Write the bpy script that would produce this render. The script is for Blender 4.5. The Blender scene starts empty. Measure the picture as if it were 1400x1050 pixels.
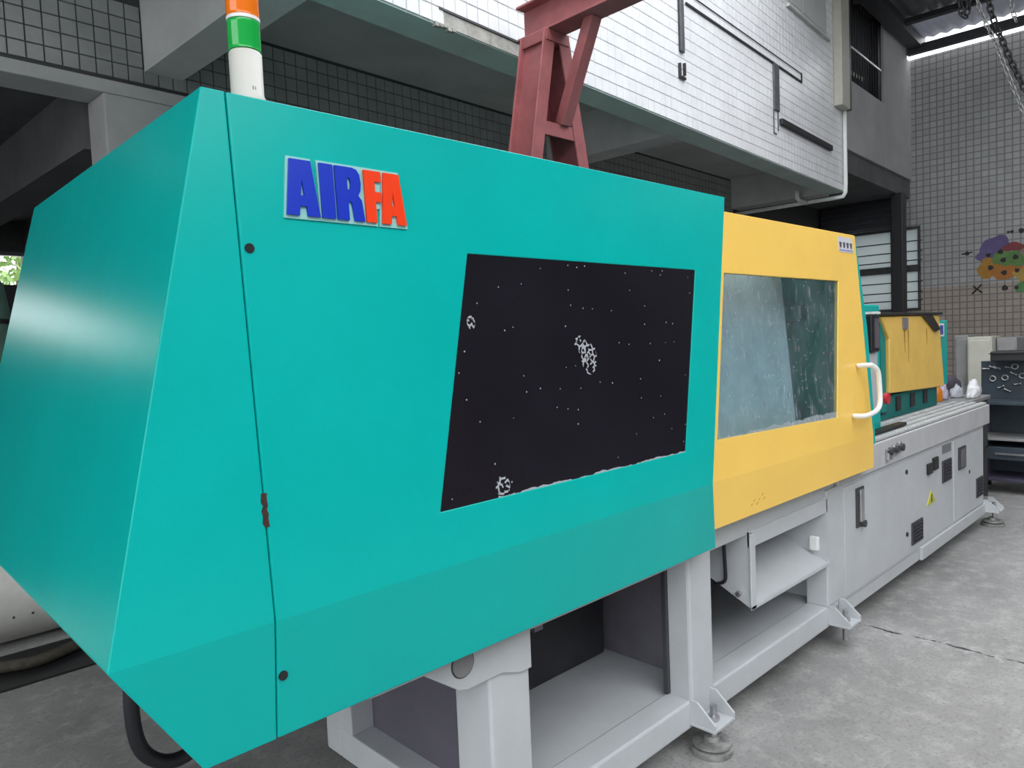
import bpy, bmesh, math, random
from mathutils import Vector, Matrix
random.seed(7)
S = bpy.context.scene
COL = S.collection
pi = math.pi

# ------------------------------------------------------------------ camera
cam_d = bpy.data.cameras.new('camera'); cam = bpy.data.objects.new('camera', cam_d); COL.objects.link(cam)
cam_d.sensor_width = 36.0; cam_d.lens = 990.0 / 1400.0 * 36.0; cam_d.clip_end = 300
right = Vector((0.7170, -0.6958, -0.0421)); fwd = Vector((0.6938, 0.7178, -0.0576))
fwd.normalize(); right = (right - fwd * right.dot(fwd)).normalized(); up = right.cross(fwd)
M = Matrix((right, up, -fwd)).transposed().to_4x4(); M.translation = Vector((0, 0, 1.6))
cam.matrix_world = M
S.camera = cam

# ------------------------------------------------------------------ sky, exposure
w = bpy.data.worlds.new('world'); S.world = w; w.use_nodes = True
nt = w.node_tree; nt.nodes.clear()
wo = nt.nodes.new('ShaderNodeOutputWorld'); bg = nt.nodes.new('ShaderNodeBackground')
tc = nt.nodes.new('ShaderNodeTexCoord'); sp = nt.nodes.new('ShaderNodeSeparateXYZ'); cr = nt.nodes.new('ShaderNodeValToRGB')
cr.color_ramp.elements[0].position = 0.0; cr.color_ramp.elements[0].color = (0.80, 0.84, 0.86, 1)
cr.color_ramp.elements[1].position = 0.7; cr.color_ramp.elements[1].color = (0.94, 0.965, 1.0, 1)
nt.links.new(tc.outputs['Generated'], sp.inputs[0]); nt.links.new(sp.outputs['Z'], cr.inputs[0])
nt.links.new(cr.outputs[0], bg.inputs[0]); bg.inputs[1].default_value = 1.0
nt.links.new(bg.outputs[0], wo.inputs[0])
S.view_settings.view_transform = 'Standard'; S.view_settings.look = 'None'
S.view_settings.gamma = 1.0; S.view_settings.use_curve_mapping = False
S.view_settings.exposure = 2.15

# ------------------------------------------------------------------ frames
TH = math.radians(3.1)                       # the building stands turned a little against the machine
def B(u, v, z):
    return Vector((u * math.cos(TH) - v * math.sin(TH), u * math.sin(TH) + v * math.cos(TH), z))
WA = math.radians(1.7)                       # the balcony front turned a little more
def Wf(s, d, z):
    return B(4.5 + (s - 4.5) * math.cos(WA) - d * math.sin(WA), 3.34 + (s - 4.5) * math.sin(WA) + d * math.cos(WA), z)
def I3(x, y, z): return Vector((x, y, z))

# ------------------------------------------------------------------ materials
MATS = {}
def mat(name, col, rough=0.5, metal=0.0, var=0.0, scale=8.0, bump=0.0, bscale=60.0, spec=0.5, col2=None, stain=None):
    if name in MATS: return MATS[name]
    m = bpy.data.materials.new(name); m.use_nodes = True; t = m.node_tree; b = t.nodes['Principled BSDF']
    b.inputs['Roughness'].default_value = rough; b.inputs['Metallic'].default_value = metal
    b.inputs['Specular IOR Level'].default_value = spec
    c = tuple(col) + (1,)
    b.inputs['Base Color'].default_value = c
    if var > 0 or col2 or bump:
        g = t.nodes.new('ShaderNodeNewGeometry')
    if var > 0 or col2:
        n = t.nodes.new('ShaderNodeTexNoise'); n.inputs['Scale'].default_value = scale; n.inputs['Detail'].default_value = 6
        n.inputs['Roughness'].default_value = 0.65
        t.links.new(g.outputs['Position'], n.inputs['Vector'])
        r = t.nodes.new('ShaderNodeValToRGB'); r.color_ramp.elements[0].position = 0.3; r.color_ramp.elements[1].position = 0.7
        lo = col2 if col2 else tuple(x * (1 - var) for x in col)
        hi = tuple(min(1, x * (1 + var * 0.5)) for x in col)
        r.color_ramp.elements[0].color = tuple(lo) + (1,); r.color_ramp.elements[1].color = hi + (1,)
        t.links.new(n.outputs['Fac'], r.inputs[0]); t.links.new(r.outputs[0], b.inputs['Base Color'])
    if bump:
        n2 = t.nodes.new('ShaderNodeTexNoise'); n2.inputs['Scale'].default_value = bscale; n2.inputs['Detail'].default_value = 4
        t.links.new(g.outputs['Position'], n2.inputs['Vector'])
        bp = t.nodes.new('ShaderNodeBump'); bp.inputs['Strength'].default_value = bump; bp.inputs['Distance'].default_value = 0.01
        t.links.new(n2.outputs['Fac'], bp.inputs['Height']); t.links.new(bp.outputs[0], b.inputs['Normal'])
    MATS[name] = m
    return m

def node_mat(name):
    m = bpy.data.materials.new(name); m.use_nodes = True; MATS[name] = m
    t = m.node_tree
    return m, t, t.nodes['Principled BSDF']
def mth(t, op, a=None, b=None, c=None):
    n = t.nodes.new('ShaderNodeMath'); n.operation = op
    for i, x in enumerate((a, b, c)):
        if x is None: continue
        if isinstance(x, (int, float)): n.inputs[i].default_value = x
        else: t.links.new(x, n.inputs[i])
    return n.outputs[0]
def mixc(t, fac, a, b):
    n = t.nodes.new('ShaderNodeMix'); n.data_type = 'RGBA'
    for i, x in ((0, fac), (6, a), (7, b)):
        if isinstance(x, (int, float)): n.inputs[i].default_value = x
        elif isinstance(x, tuple): n.inputs[i].default_value = x + (1,) if len(x) == 3 else x
        else: t.links.new(x, n.inputs[i])
    return n.outputs[2]
def noise(t, vec, scale, detail=5, rough=0.6):
    n = t.nodes.new('ShaderNodeTexNoise'); n.inputs['Scale'].default_value = scale
    n.inputs['Detail'].default_value = detail; n.inputs['Roughness'].default_value = rough
    t.links.new(vec, n.inputs['Vector']); return n.outputs['Fac']
def ramp(t, x, a, b):
    n = t.nodes.new('ShaderNodeMapRange'); n.inputs[1].default_value = a; n.inputs[2].default_value = b
    t.links.new(x, n.inputs[0]); return n.outputs[0]

teal = mat('teal_paint', (0.0, 0.41, 0.375), 0.26, spec=0.25, var=0.06, scale=3, bump=0.02, bscale=220)
yellow = mat('yellow_paint', (0.95, 0.61, 0.125), 0.38, var=0.05, scale=3, bump=0.02, bscale=220)
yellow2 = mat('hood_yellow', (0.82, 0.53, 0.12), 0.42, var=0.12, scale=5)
machgrey = mat('machine_grey_paint', (0.50, 0.52, 0.535), 0.42, var=0.08, scale=5)
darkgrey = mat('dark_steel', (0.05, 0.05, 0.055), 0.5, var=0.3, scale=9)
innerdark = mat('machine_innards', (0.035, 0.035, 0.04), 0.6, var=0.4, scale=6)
black = mat('black_plastic', (0.012, 0.012, 0.014), 0.4)
rubber = mat('black_rubber', (0.012, 0.012, 0.016), 0.45, bump=0.05, bscale=300)
steel = mat('bare_steel', (0.55, 0.55, 0.56), 0.35, metal=0.9, var=0.2, scale=12)
railm = mat('rail_light_metal', (0.66, 0.67, 0.68), 0.4, metal=0.3, var=0.25, scale=30)
white = mat('white_plastic', (0.82, 0.82, 0.80), 0.35, var=0.05)
redp = mat('red_plastic', (0.55, 0.03, 0.04), 0.35)
crane_red = mat('red_oxide_paint', (0.36, 0.105, 0.11), 0.55, var=0.25, scale=7, bump=0.06, bscale=120)
rust = mat('rust', (0.05, 0.018, 0.014), 0.8, var=0.5, scale=60)
concrete = mat('plaster_concrete', (0.52, 0.52, 0.515), 0.85, var=0.18, scale=2.2, bump=0.15, bscale=30)
soffit = mat('painted_soffit', (0.46, 0.47, 0.46), 0.85, var=0.15, scale=2.0, bump=0.1, bscale=30)
greenconc = mat('green_grey_beam', (0.50, 0.61, 0.57), 0.85, var=0.15, scale=2.5, bump=0.12, bscale=30)
plaster = mat('grey_plaster', (0.42, 0.42, 0.42), 0.85, var=0.15, scale=1.6, bump=0.1, bscale=25)
grout = mat('grout', (0.07, 0.07, 0.07), 0.9, var=0.3, scale=20)
grout_l = mat('light_grout', (0.36, 0.36, 0.37), 0.9, var=0.5, scale=7)
tile_w = mat('white_glazed_tile', (0.80, 0.80, 0.82), 0.25, var=0.10, scale=3.5, bump=0.03, bscale=40)
tile_d = mat('shaded_white_tile', (0.34, 0.34, 0.34), 0.3, var=0.2, scale=4, bump=0.03, bscale=40)  # same white tile, with the back wall's shade put into its colour
darkwall = mat('dark_plaster', (0.13, 0.13, 0.135), 0.9, var=0.3, scale=2)  # even dark grey with random mottling
roofm = mat('roof_sheet_metal', (0.12, 0.12, 0.125), 0.6, var=0.3, scale=3)
darkblue = mat('dark_blue_steel', (0.035, 0.05, 0.065), 0.5, var=0.3, scale=8)
purple_dk = mat('dark_purple_steel', (0.05, 0.045, 0.075), 0.5, var=0.3, scale=8)
cream = mat('cream_paint', (0.5, 0.49, 0.42), 0.5, var=0.1)
greybox = mat('grey_cabinet_paint', (0.25, 0.25, 0.25), 0.5, var=0.15)
navy = mat('vent_mesh', (0.03, 0.03, 0.045), 0.6, var=0.4, scale=80)

# ------------------------------------------------------------------ builders
WL = {}
def link(o, parent=None):
    COL.objects.link(o)
    if parent is not None:
        o.parent = parent; o.matrix_parent_inverse = Matrix.Translation(-WL[parent.name])
    WL[o.name] = Vector(o.location)
    return o
def mesh(name, verts, faces, m, parent=None, smooth=False, bevel=0.0, solid=0.0, seg=2, recalc=True, solid_off=-1.0):
    vs = [Vector(v) for v in verts]
    lo = Vector([min(v[i] for v in vs) for i in range(3)]); hi = Vector([max(v[i] for v in vs) for i in range(3)])
    c = (lo + hi) / 2; c.z = lo.z
    me = bpy.data.meshes.new(name); me.from_pydata([v - c for v in vs], [], faces)
    if recalc:
        bm = bmesh.new(); bm.from_mesh(me); bmesh.ops.recalc_face_normals(bm, faces=bm.faces[:]); bm.to_mesh(me); bm.free()
    me.materials.append(m)
    if smooth:
        for p in me.polygons: p.use_smooth = True
    o = bpy.data.objects.new(name, me); o.location = c
    if solid:
        md = o.modifiers.new('solid', 'SOLIDIFY'); md.thickness = solid; md.offset = solid_off
    if bevel:
        md = o.modifiers.new('bevel', 'BEVEL'); md.width = bevel; md.segments = seg; md.limit_method = 'ANGLE'; md.angle_limit = math.radians(25)
        md.harden_normals = False
    return link(o, parent)
BF = [(0, 3, 2, 1), (4, 5, 6, 7), (0, 1, 5, 4), (1, 2, 6, 5), (2, 3, 7, 6), (3, 0, 4, 7)]
def boxv(a, b, c, xf=I3):
    return [xf(a[0], b[0], c[0]), xf(a[1], b[0], c[0]), xf(a[1], b[1], c[0]), xf(a[0], b[1], c[0]),
            xf(a[0], b[0], c[1]), xf(a[1], b[0], c[1]), xf(a[1], b[1], c[1]), xf(a[0], b[1], c[1])]
def box(name, a, b, c, m, parent=None, xf=I3, bevel=0.0, seg=2):
    return mesh(name, boxv(a, b, c, xf), BF, m, parent, bevel=bevel, seg=seg)
def boxes(name, lst, m, parent=None, xf=I3, bevel=0.0):
    V, F = [], []
    for a, b, c in lst:
        k = len(V); V += boxv(a, b, c, xf); F += [tuple(i + k for i in f) for f in BF]
    return mesh(name, V, F, m, parent, bevel=bevel)
def prism(name, p0, p1, m, parent=None, bevel=0.0):
    """p0, p1: matching 3D loops (front and back)"""
    n = len(p0); V = list(p0) + list(p1)
    F = [tuple(range(n)), tuple(range(2 * n - 1, n - 1, -1))] + [(i, (i + 1) % n, n + (i + 1) % n, n + i) for i in range(n)]
    return mesh(name, V, F, m, parent, bevel=bevel)
def plate_y(name, pts, y0, y1, m, parent=None, bevel=0.0):   # polygon in X,Z extruded in Y; y may be function of z
    f0 = y0 if callable(y0) else (lambda z: y0); f1 = y1 if callable(y1) else (lambda z: y1)
    return prism(name, [Vector((x, f0(z), z)) for x, z in pts], [Vector((x, f1(z), z)) for x, z in pts], m, parent, bevel)
def tube_geo(path, r, n=10, closed=False):
    path = [Vector(p) for p in path]; V, F = [], []
    N = len(path); prev = None
    for i, p in enumerate(path):
        if closed: d = path[(i + 1) % N] - path[i - 1]
        else: d = path[min(i + 1, N - 1)] - path[max(i - 1, 0)]
        d.normalize()
        if prev is None:
            a = Vector((0, 0, 1)) if abs(d.z) < 0.9 else Vector((1, 0, 0))
            u = d.cross(a).normalized()
        else:
            u = (prev - d * prev.dot(d)).normalized()
        prev = u; v = d.cross(u)
        rr = r[i] if isinstance(r, (list, tuple)) else r
        for k in range(n):
            a = 2 * pi * k / n; V.append(p + u * math.cos(a) * rr + v * math.sin(a) * rr)
    for i in range(N if closed else N - 1):
        j = (i + 1) % N
        for k in range(n):
            F.append((i * n + k, i * n + (k + 1) % n, j * n + (k + 1) % n, j * n + k))
    if not closed:
        F.append(tuple(range(n - 1, -1, -1))); F.append(tuple(range((N - 1) * n, N * n)))
    return V, F
def smooth_path(pts, sub=6):
    pts = [Vector(p) for p in pts]; out = []
    for i in range(len(pts) - 1):
        p0 = pts[max(i - 1, 0)]; p1 = pts[i]; p2 = pts[i + 1]; p3 = pts[min(i + 2, len(pts) - 1)]
        for s in range(sub):
            t = s / sub
            out.append(0.5 * ((2 * p1) + (p2 - p0) * t + (2 * p0 - 5 * p1 + 4 * p2 - p3) * t * t + (3 * p1 - p0 - 3 * p2 + p3) * t ** 3))
    out.append(pts[-1]); return out
def tube(name, path, r, m, parent=None, n=10, sub=0):
    if sub: path = smooth_path(path, sub)
    V, F = tube_geo(path, r, n); o = mesh(name, V, F, m, parent, smooth=True)
    return o
def lathe(name, c, prof, m, parent=None, n=28, axis='Z', smooth=True):
    """prof: list of (radius, height)"""
    V, F = [], []
    for r, h in prof:
        for k in range(n):
            a = 2 * pi * k / n
            p = (r * math.cos(a), r * math.sin(a), h)
            if axis == 'X': p = (p[2], p[0], p[1])
            if axis == 'Y': p = (p[0], p[2], p[1])
            V.append(Vector(c) + Vector(p))
    L = len(prof)
    for i in range(L - 1):
        for k in range(n):
            F.append((i * n + k, i * n + (k + 1) % n, (i + 1) * n + (k + 1) % n, (i + 1) * n + k))
    F.append(tuple(range(n - 1, -1, -1))); F.append(tuple(range((L - 1) * n, L * n)))
    o = mesh(name, V, F, m, parent)
    if smooth:
        for p in o.data.polygons: p.use_smooth = len(p.vertices) == 4
        md = o.modifiers.new('es', 'EDGE_SPLIT'); md.split_angle = math.radians(35)
    return o
def empty(name, loc):
    o = bpy.data.objects.new(name, None); o.empty_display_size = 0.2; o.location = Vector(loc)
    return link(o)
def tag(o, label, cat, group=None):
    o['label'] = label; o['category'] = cat
    if group: o['group'] = group
    return o
def struct(o, label=None):
    o['kind'] = 'structure'
    if label: o['label'] = label
    return o

# ================================================================== SETTING
# floor: concrete slab with a joint
m, t, b = node_mat('concrete_floor')
g = t.nodes.new('ShaderNodeNewGeometry'); pos = g.outputs['Position']
sx = t.nodes.new('ShaderNodeSeparateXYZ'); t.links.new(pos, sx.inputs[0])
n1 = noise(t, pos, 0.9, 8, 0.65); n2 = noise(t, pos, 9.0, 6, 0.7); n3 = noise(t, pos, 60.0, 3, 0.6)
c1 = mixc(t, ramp(t, n1, 0.35, 0.68), (0.19, 0.187, 0.183), (0.345, 0.34, 0.332))
c2 = mixc(t, mth(t, 'MULTIPLY', ramp(t, n2, 0.48, 0.68), 0.6), c1, (0.42, 0.415, 0.40))
c3 = mixc(t, mth(t, 'MULTIPLY', ramp(t, n3, 0.52, 0.68), 0.55), c2, (0.15, 0.148, 0.145))
# the joint running across the yard
wob = mth(t, 'MULTIPLY', mth(t, 'SUBTRACT', noise(t, pos, 5.0, 4), 0.5), 0.09)
dj = mth(t, 'ABSOLUTE', mth(t, 'SUBTRACT', mth(t, 'ADD', sx.outputs[0], wob), 3.98))
crackw = mth(t, 'MULTIPLY', ramp(t, noise(t, pos, 14.0, 3), 0.42, 0.6), 0.009)
cm = mth(t, 'LESS_THAN', dj, crackw)
chalk = mth(t, 'MULTIPLY', mth(t, 'SUBTRACT', 1.0, ramp(t, dj, 0.0, 0.12)), ramp(t, noise(t, pos, 16.0, 5), 0.5, 0.66))
c4 = mixc(t, mth(t, 'MULTIPLY', chalk, 0.6), c3, (0.52, 0.52, 0.52))
c5 = mixc(t, cm, c4, (0.03, 0.03, 0.03))
vz = t.nodes.new('ShaderNodeTexVoronoi'); vz.inputs['Scale'].default_value = 2.1; t.links.new(pos, vz.inputs['Vector'])
sp_ = mth(t, 'LESS_THAN', vz.outputs['Distance'], 0.022)
c6 = mixc(t, sp_, c5, (0.04, 0.035, 0.03))
t.links.new(c6, b.inputs['Base Color']); b.inputs['Roughness'].default_value = 0.72
bp = t.nodes.new('ShaderNodeBump'); bp.inputs['Strength'].default_value = 0.25; bp.inputs['Distance'].default_value = 0.01
t.links.new(n2, bp.inputs['Height']); t.links.new(bp.outputs[0], b.inputs['Normal'])
fl = mesh('floor', [(-30, -30, 0), (40, -30, 0), (40, 40, 0), (-30, 40, 0)], [(0, 1, 2, 3)], m)
struct(fl, 'grey concrete floor of the yard with a cracked joint')

# ---- balcony front: white tiles
TP = 0.1
bal = struct(box('wall_balcony', (1.98, 10.87), (0.0, 0.2), (3.53, 6.7), grout_l, xf=Wf), 'upper floor front clad in white tiles above the machine')
def tile_mesh(name, w_, h_, d_, m):
    bm = bmesh.new()
    e = 0.0025; vs = []
    for (x, z, y) in ((-w_/2, -h_/2, 0), (w_/2, -h_/2, 0), (w_/2, h_/2, 0), (-w_/2, h_/2, 0)): vs.append(bm.verts.new((x, y, z)))
    for (x, z, y) in ((-w_/2+e, -h_/2+e, -d_), (w_/2-e, -h_/2+e, -d_), (w_/2-e, h_/2-e, -d_), (-w_/2+e, h_/2-e, -d_)): vs.append(bm.verts.new((x, y, z)))
    bm.faces.new(vs[4:8])
    for i in range(4):
        bm.faces.new((vs[i], vs[(i+1) % 4], vs[4+(i+1) % 4], vs[4+i]))
    bmesh.ops.recalc_face_normals(bm, faces=bm.faces[:])
    # front face must look towards -y
    me = bpy.data.meshes.new(name); bm.to_mesh(me); bm.free()
    for p in me.polygons:
        pass
    if me.polygons[0].normal.y > 0: me.flip_normals()
    me.materials.append(m); return me
MI = cam.matrix_world.inverted()
def in_view(p, mx=0.0):
    q = MI @ p
    if q.z > -0.1: return None
    x = 700 + 990 * q.x / -q.z; y = 525 - 990 * q.y / -q.z
    return (x, y, -q.z) if -10 - mx < x < 1410 + mx and -10 - mx < y < 1060 + mx else None
def tile_wall(wall, spots, xf, rot, w_, h_, d_, m, limit=300, front=0.0):
    me = tile_mesh('tile', w_, h_, d_, m); seen = []; rest = []
    for (s, z) in spots:
        p = xf(s, front, z); q = in_view(p)
        (seen if q else rest).append((q[2] if q else 1e9, p))
    seen.sort(key=lambda a: a[0])
    for dz, p in seen[:limit]:
        o = bpy.data.objects.new('tile', me); o.location = p; o.rotation_euler = (0, 0, rot); link(o, wall)
    rest += seen[limit:]
    if rest:
        V, F = [], []; R = Matrix.Rotation(rot, 3, 'Z')
        for dz, p in rest:
            k = len(V); V += [p + R @ v.co for v in me.vertices]; F += [tuple(i + k for i in pl.vertices) for pl in me.polygons]
        o = mesh('tile_field', V, F, m, wall, recalc=False); o['kind'] = 'stuff'
spots = []
for i in range(89):
    for j in range(31):
        s = 2.03 + i * TP; z = 3.575 + j * TP
        if 3.05 < s < 4.02 and j == 0: continue                    # the broken bottom row
        if 8.8 < s < 10.16 and z > 5.44: continue                  # window
        spots.append((s, z))
tile_wall(bal, spots, Wf, TH + WA, 0.0955, 0.0955, 0.006, tile_w)
# bare concrete lip where tiles fell off
raw = mat('raw_concrete', (0.42, 0.41, 0.38), 0.9, var=0.4, scale=14, bump=0.4, bscale=30)
box('bare_concrete_patch', (3.05, 4.02), (-0.004, 0.0), (3.525, 3.61), raw, bal, xf=Wf)
box('drip_ledge', (3.04, 4.02), (-0.012, 0.0), (3.612, 3.624), darkgrey, bal, xf=Wf)
boxes('broken_edge', [((3.0 + i * 0.035, 3.03 + i * 0.035), (-0.012, 0.02), (3.505 + 0.006 * (i % 3), 3.53)) for i in range(5)], raw, bal, xf=Wf)
# left flank of the balcony, edge beam, cross beams, coffer slab
struct(box('beam_edge', (1.98, 10.87), (0.003, 0.25), (3.518, 4.0), greenconc, xf=Wf), 'grey green edge beam under the tiled balcony')
struct(box('wall_flank', (2.02, 2.27), (3.50, 5.1), (3.5, 6.7), mat('flank_plaster', (0.60, 0.61, 0.60), 0.85, var=0.12, scale=2.0, bump=0.1, bscale=30), xf=B), 'bare grey flank of the tiled balcony')
struct(box('beam_cross', (6.2, 6.5), (3.62, 5.1), (3.5, 4.0), concrete, xf=B), 'concrete cross beam under the balcony')
struct(box('beam_cross', (10.6, 10.9), (3.75, 5.1), (3.5, 4.0), concrete, xf=B), 'concrete cross beam at the far end of the balcony')
struct(box('ceiling_balcony', (2.2, 10.9), (3.55, 5.2), (3.94, 4.1), soffit, xf=B), 'dark coffered underside of the balcony slab')
# balcony window
wn = struct(box('window_1', (8.8, 10.16), (-0.012, 0.0), (5.44, 6.6), mat('window_frame_grey', (0.40, 0.40, 0.39), 0.5), xf=Wf), 'pale grey window in the tiled balcony front')
pale = mat('frosted_pane', (0.62, 0.63, 0.62), 0.2)
for a, b_ in ((8.86, 9.24), (9.29, 9.66), (9.71, 10.1)):
    box('pane', (a, b_), (-0.016, -0.010), (5.5, 6.55), pale, wn, xf=Wf)
box('window_sill', (8.74, 10.22), (-0.05, 0.0), (5.405, 5.44), concrete, wn, xf=Wf)
# steel strips left from an old sign on the tiled front
sg = mat('weathered_strip', (0.10, 0.10, 0.11), 0.6, var=0.4, scale=12)
sgd = mat('black_strip', (0.02, 0.02, 0.022), 0.6)
tag(boxes('sign_strip', [((6.05, 6.13), (-0.03, -0.006), (4.17, 6.3)), ((6.05, 6.065), (-0.04, -0.006), (4.17, 6.3))], sg, xf=Wf, bevel=0.004), 'upright weathered steel strip on the white tiles beside the red crane', 'strip', 'old sign strips on the tiled front')
tag(boxes('sign_strip', [((6.2, 9.2), (-0.02, -0.006), (4.63, 4.65)), ((6.2, 9.2), (-0.012, -0.006), (4.74, 4.75)), ((9.19, 9.205), (-0.02, -0.006), (4.63, 4.75))], sgd, xf=Wf), 'long thin black double strip running along the white tiles', 'strip', 'old sign strips on the tiled front')
tag(boxes('sign_strip', [((8.28, 8.42), (-0.03, -0.006), (4.12, 4.64)), ((8.27, 8.285), (-0.015, -0.006), (3.86, 4.12)), ((8.40, 8.415), (-0.015, -0.006), (3.90, 4.12)), ((8.27, 8.36), (-0.015, -0.006), (3.85, 3.865))], sg, xf=Wf), 'short upright dark strip hanging below the long double strip', 'strip', 'old sign strips on the tiled front')
tag(box('sign_strip', (8.45, 10.25), (-0.05, -0.006), (3.98, 4.05), sgd, xf=Wf, bevel=0.008), 'thick black bar lying level on the tiles below the window', 'strip', 'old sign strips on the tiled front')
tag(boxes('tile_hook', [((6.03, 6.05), (-0.03, -0.006), (3.95, 4.06)), ((6.12, 6.14), (-0.03, -0.006), (3.97, 4.08)), ((6.03, 6.14), (-0.03, -0.006), (3.93, 3.95))], sgd, xf=Wf), 'small u-shaped metal hook on the white tiles', 'hook')
# duct and drain pipe on the balcony corner
dp = empty('drain_pipe', Wf(10.68, -0.05, 3.44))
box('duct', (10.45, 10.8), (-0.12, -0.007), (4.62, 6.7), cream, dp, xf=Wf, bevel=0.01)
box('duct_edge', (10.8, 10.86), (-0.12, -0.007), (4.62, 6.7), black, dp, xf=Wf)
tube('pipe', [Wf(10.8, -0.04, 4.64), Wf(10.8, -0.04, 4.2), Wf(10.8, -0.04, 3.62), Wf(10.8, -0.035, 3.5), Wf(10.8, -0.005, 3.45), Wf(10.8, 0.06, 3.445), Wf(10.8, 0.8, 3.44), Wf(10.8, 1.75, 3.43)], 0.028, white, dp, n=12)
tube('pipe_branch', [Wf(10.8, 0.5, 3.44), Wf(10.5, 0.5, 3.44), Wf(10.42, 0.5, 3.46), Wf(10.42, 0.5, 3.56)], 0.03, white, dp, n=12)
tag(dp, 'cream duct and white drain pipe at the balcony corner', 'pipe')

# ---- wall behind: white tiles greyed for shade above, dark below, open bay at the left end
wb = struct(box('wall_back', (-6.0, 14.6), (5.1, 5.3), (3.40, 4.9), grout, xf=B), 'tiled wall behind the machine, above the open bays')
spots = [(0.62 + i * 0.096, 3.468 + j * 0.1) for i in range(105) for j in range(5)]
spots = [q for q in spots if not (1.97 < q[0] < 2.32 and q[1] > 3.5)]
tile_wall(wb, spots, B, TH, 0.0905, 0.0945, 0.006, tile_d, front=5.1)
ldg = struct(box('trim_1', (-6.0, 14.5), (5.055, 5.35), (3.30, 3.385), concrete, xf=B, bevel=0.006), 'projecting concrete ledge under the tiled wall')
box('shadow_groove', (-6.0, 14.5), (5.085, 5.1), (3.385, 3.41), darkgrey, ldg, xf=B)
struct(box('wall_back_lower', (2.75, 14.5), (5.12, 5.3), (0, 3.30), darkwall, xf=B), 'dark wall closing the bays behind the machine')
struct(box('column_1', (1.74, 2.2), (5.06, 5.36), (0, 3.30), concrete, xf=B, bevel=0.01), 'square concrete column under the tiled wall')
# room behind the open bay
struct(box('ceiling_room', (-6, 3.2), (5.3, 11.4), (3.45, 3.6), darkwall, xf=B))
struct(box('beam_room', (1.70, 1.98), (5.36, 11.2), (3.0, 3.45), mat('dark_beam_plaster', (0.15, 0.15, 0.155), 0.9, var=0.25, scale=2), xf=B))  # beam in dark grey, mottled at random
struct(box('wall_room_right', (2.75, 2.95), (5.3, 11.4), (0, 3.45), darkwall, xf=B))
struct(box('wall_room_left', (-6.2, -6.0), (5.1, 11.4), (0, 3.6), darkwall, xf=B))
struct(boxes('wall_room_back', [((-6.0, -1.3), (11.2, 11.4), (0, 3.6)), ((-1.3, 0.2), (11.2, 11.4), (0, 2.75)), ((0.2, 1.2), (11.2, 11.4), (0, 3.6)), ((1.2, 3.2), (11.2, 11.4), (0, 2.62))], darkwall, xf=B))
struct(boxes('lintel_room', [((-1.3, 0.2), (11.2, 11.4), (3.22, 3.6)), ((1.2, 3.2), (11.2, 11.4), (3.05, 3.6))], darkwall, xf=B))
wr = struct(box('window_2', (1.2, 2.9), (11.22, 11.3), (3.0, 3.05), mat('alu_frame', (0.4, 0.4, 0.42), 0.4, metal=0.6), xf=B), 'high strip window at the back of the dark room')
for k in range(3):
    box('mullion', (1.2 + k * 0.82, 1.25 + k * 0.82), (11.22, 11.3), (2.62, 3.0), MATS['alu_frame'], wr, xf=B)
struct(box('floor_slab_over', (-9.0, 1.95), (-0.5, 5.6), (4.75, 4.9), darkwall, xf=B), 'slab over the left bay')

# ---- plaster wall with barred window
pw = struct(boxes('wall_plaster', [((10.9, 11.08), (3.56, 3.76), (4.17, 6.7)), ((12.92, 14.28), (3.56, 3.76), (4.17, 6.7)), ((14.28, 14.5), (3.56, 3.76), (4.17, 6.22)), ((11.08, 12.92), (3.56, 3.76), (4.17, 5.18)), ((11.08, 12.92), (3.56, 3.76), (6.55, 6.7))], plaster, xf=B), 'grey plaster wall with a barred window')
struct(box('lintel_plaster', (10.9, 14.5), (3.6, 3.9), (3.86, 4.165), darkwall, xf=B), 'dark lintel under the plaster wall')
w3 = struct(box('window_3', (11.08, 12.92), (3.72, 3.75), (5.18, 6.55), mat('dark_room', (0.03, 0.03, 0.032), 0.7), xf=B), 'dark barred window in the plaster wall')
for k in range(15):
    u = 11.16 + k * 0.122
    tube('window_bar', [B(u, 3.6, 5.18), B(u, 3.6, 6.55)], 0.011, darkgrey, w3, n=6)
box('bar_rail', (11.08, 12.92), (3.585, 3.60), (5.68, 5.71), steel, w3, xf=B)
box('window_post', (12.78, 12.92), (3.6, 3.7), (5.18, 6.55), black, w3, xf=B)
for k in range(8):
    box('window_peg', (11.3 + k * 0.13, 11.345 + k * 0.13), (3.66, 3.70), (5.36 + 0.008 * k, 5.41 + 0.008 * k), white, w3, xf=B)

# ---- far wall: small grey tiles, two tones
m, t, b = node_mat('far_tiles')
tc = t.nodes.new('ShaderNodeTexCoord'); g = t.nodes.new('ShaderNodeNewGeometry')
br = t.nodes.new('ShaderNodeTexBrick'); br.offset = 0.0; br.squash = 1.0
mp = t.nodes.new('ShaderNodeMapping'); mp.inputs['Rotation'].default_value = (0, 0, -TH)
t.links.new(g.outputs['Position'], mp.inputs[0])
sx = t.nodes.new('ShaderNodeSeparateXYZ'); t.links.new(mp.outputs[0], sx.inputs[0])
cb = t.nodes.new('ShaderNodeCombineXYZ'); t.links.new(sx.outputs[1], cb.inputs[0]); t.links.new(sx.outputs[2], cb.inputs[1])
t.links.new(cb.outputs[0], br.inputs['Vector'])
br.inputs['Scale'].default_value = 1.0; br.inputs['Brick Width'].default_value = 0.109; br.inputs['Row Height'].default_value = 0.109
br.inputs['Mortar Size'].default_value = 0.010; br.inputs['Mortar Smooth'].default_value = 0.2; br.inputs['Bias'].default_value = 0.0
br.inputs['Color1'].default_value = (0.36, 0.36, 0.36, 1); br.inputs['Color2'].default_value = (0.42, 0.42, 0.42, 1); br.inputs['Mortar'].default_value = (0.19, 0.19, 0.19, 1)
nz = noise(t, g.outputs['Position'], 1.3, 5)
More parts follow.
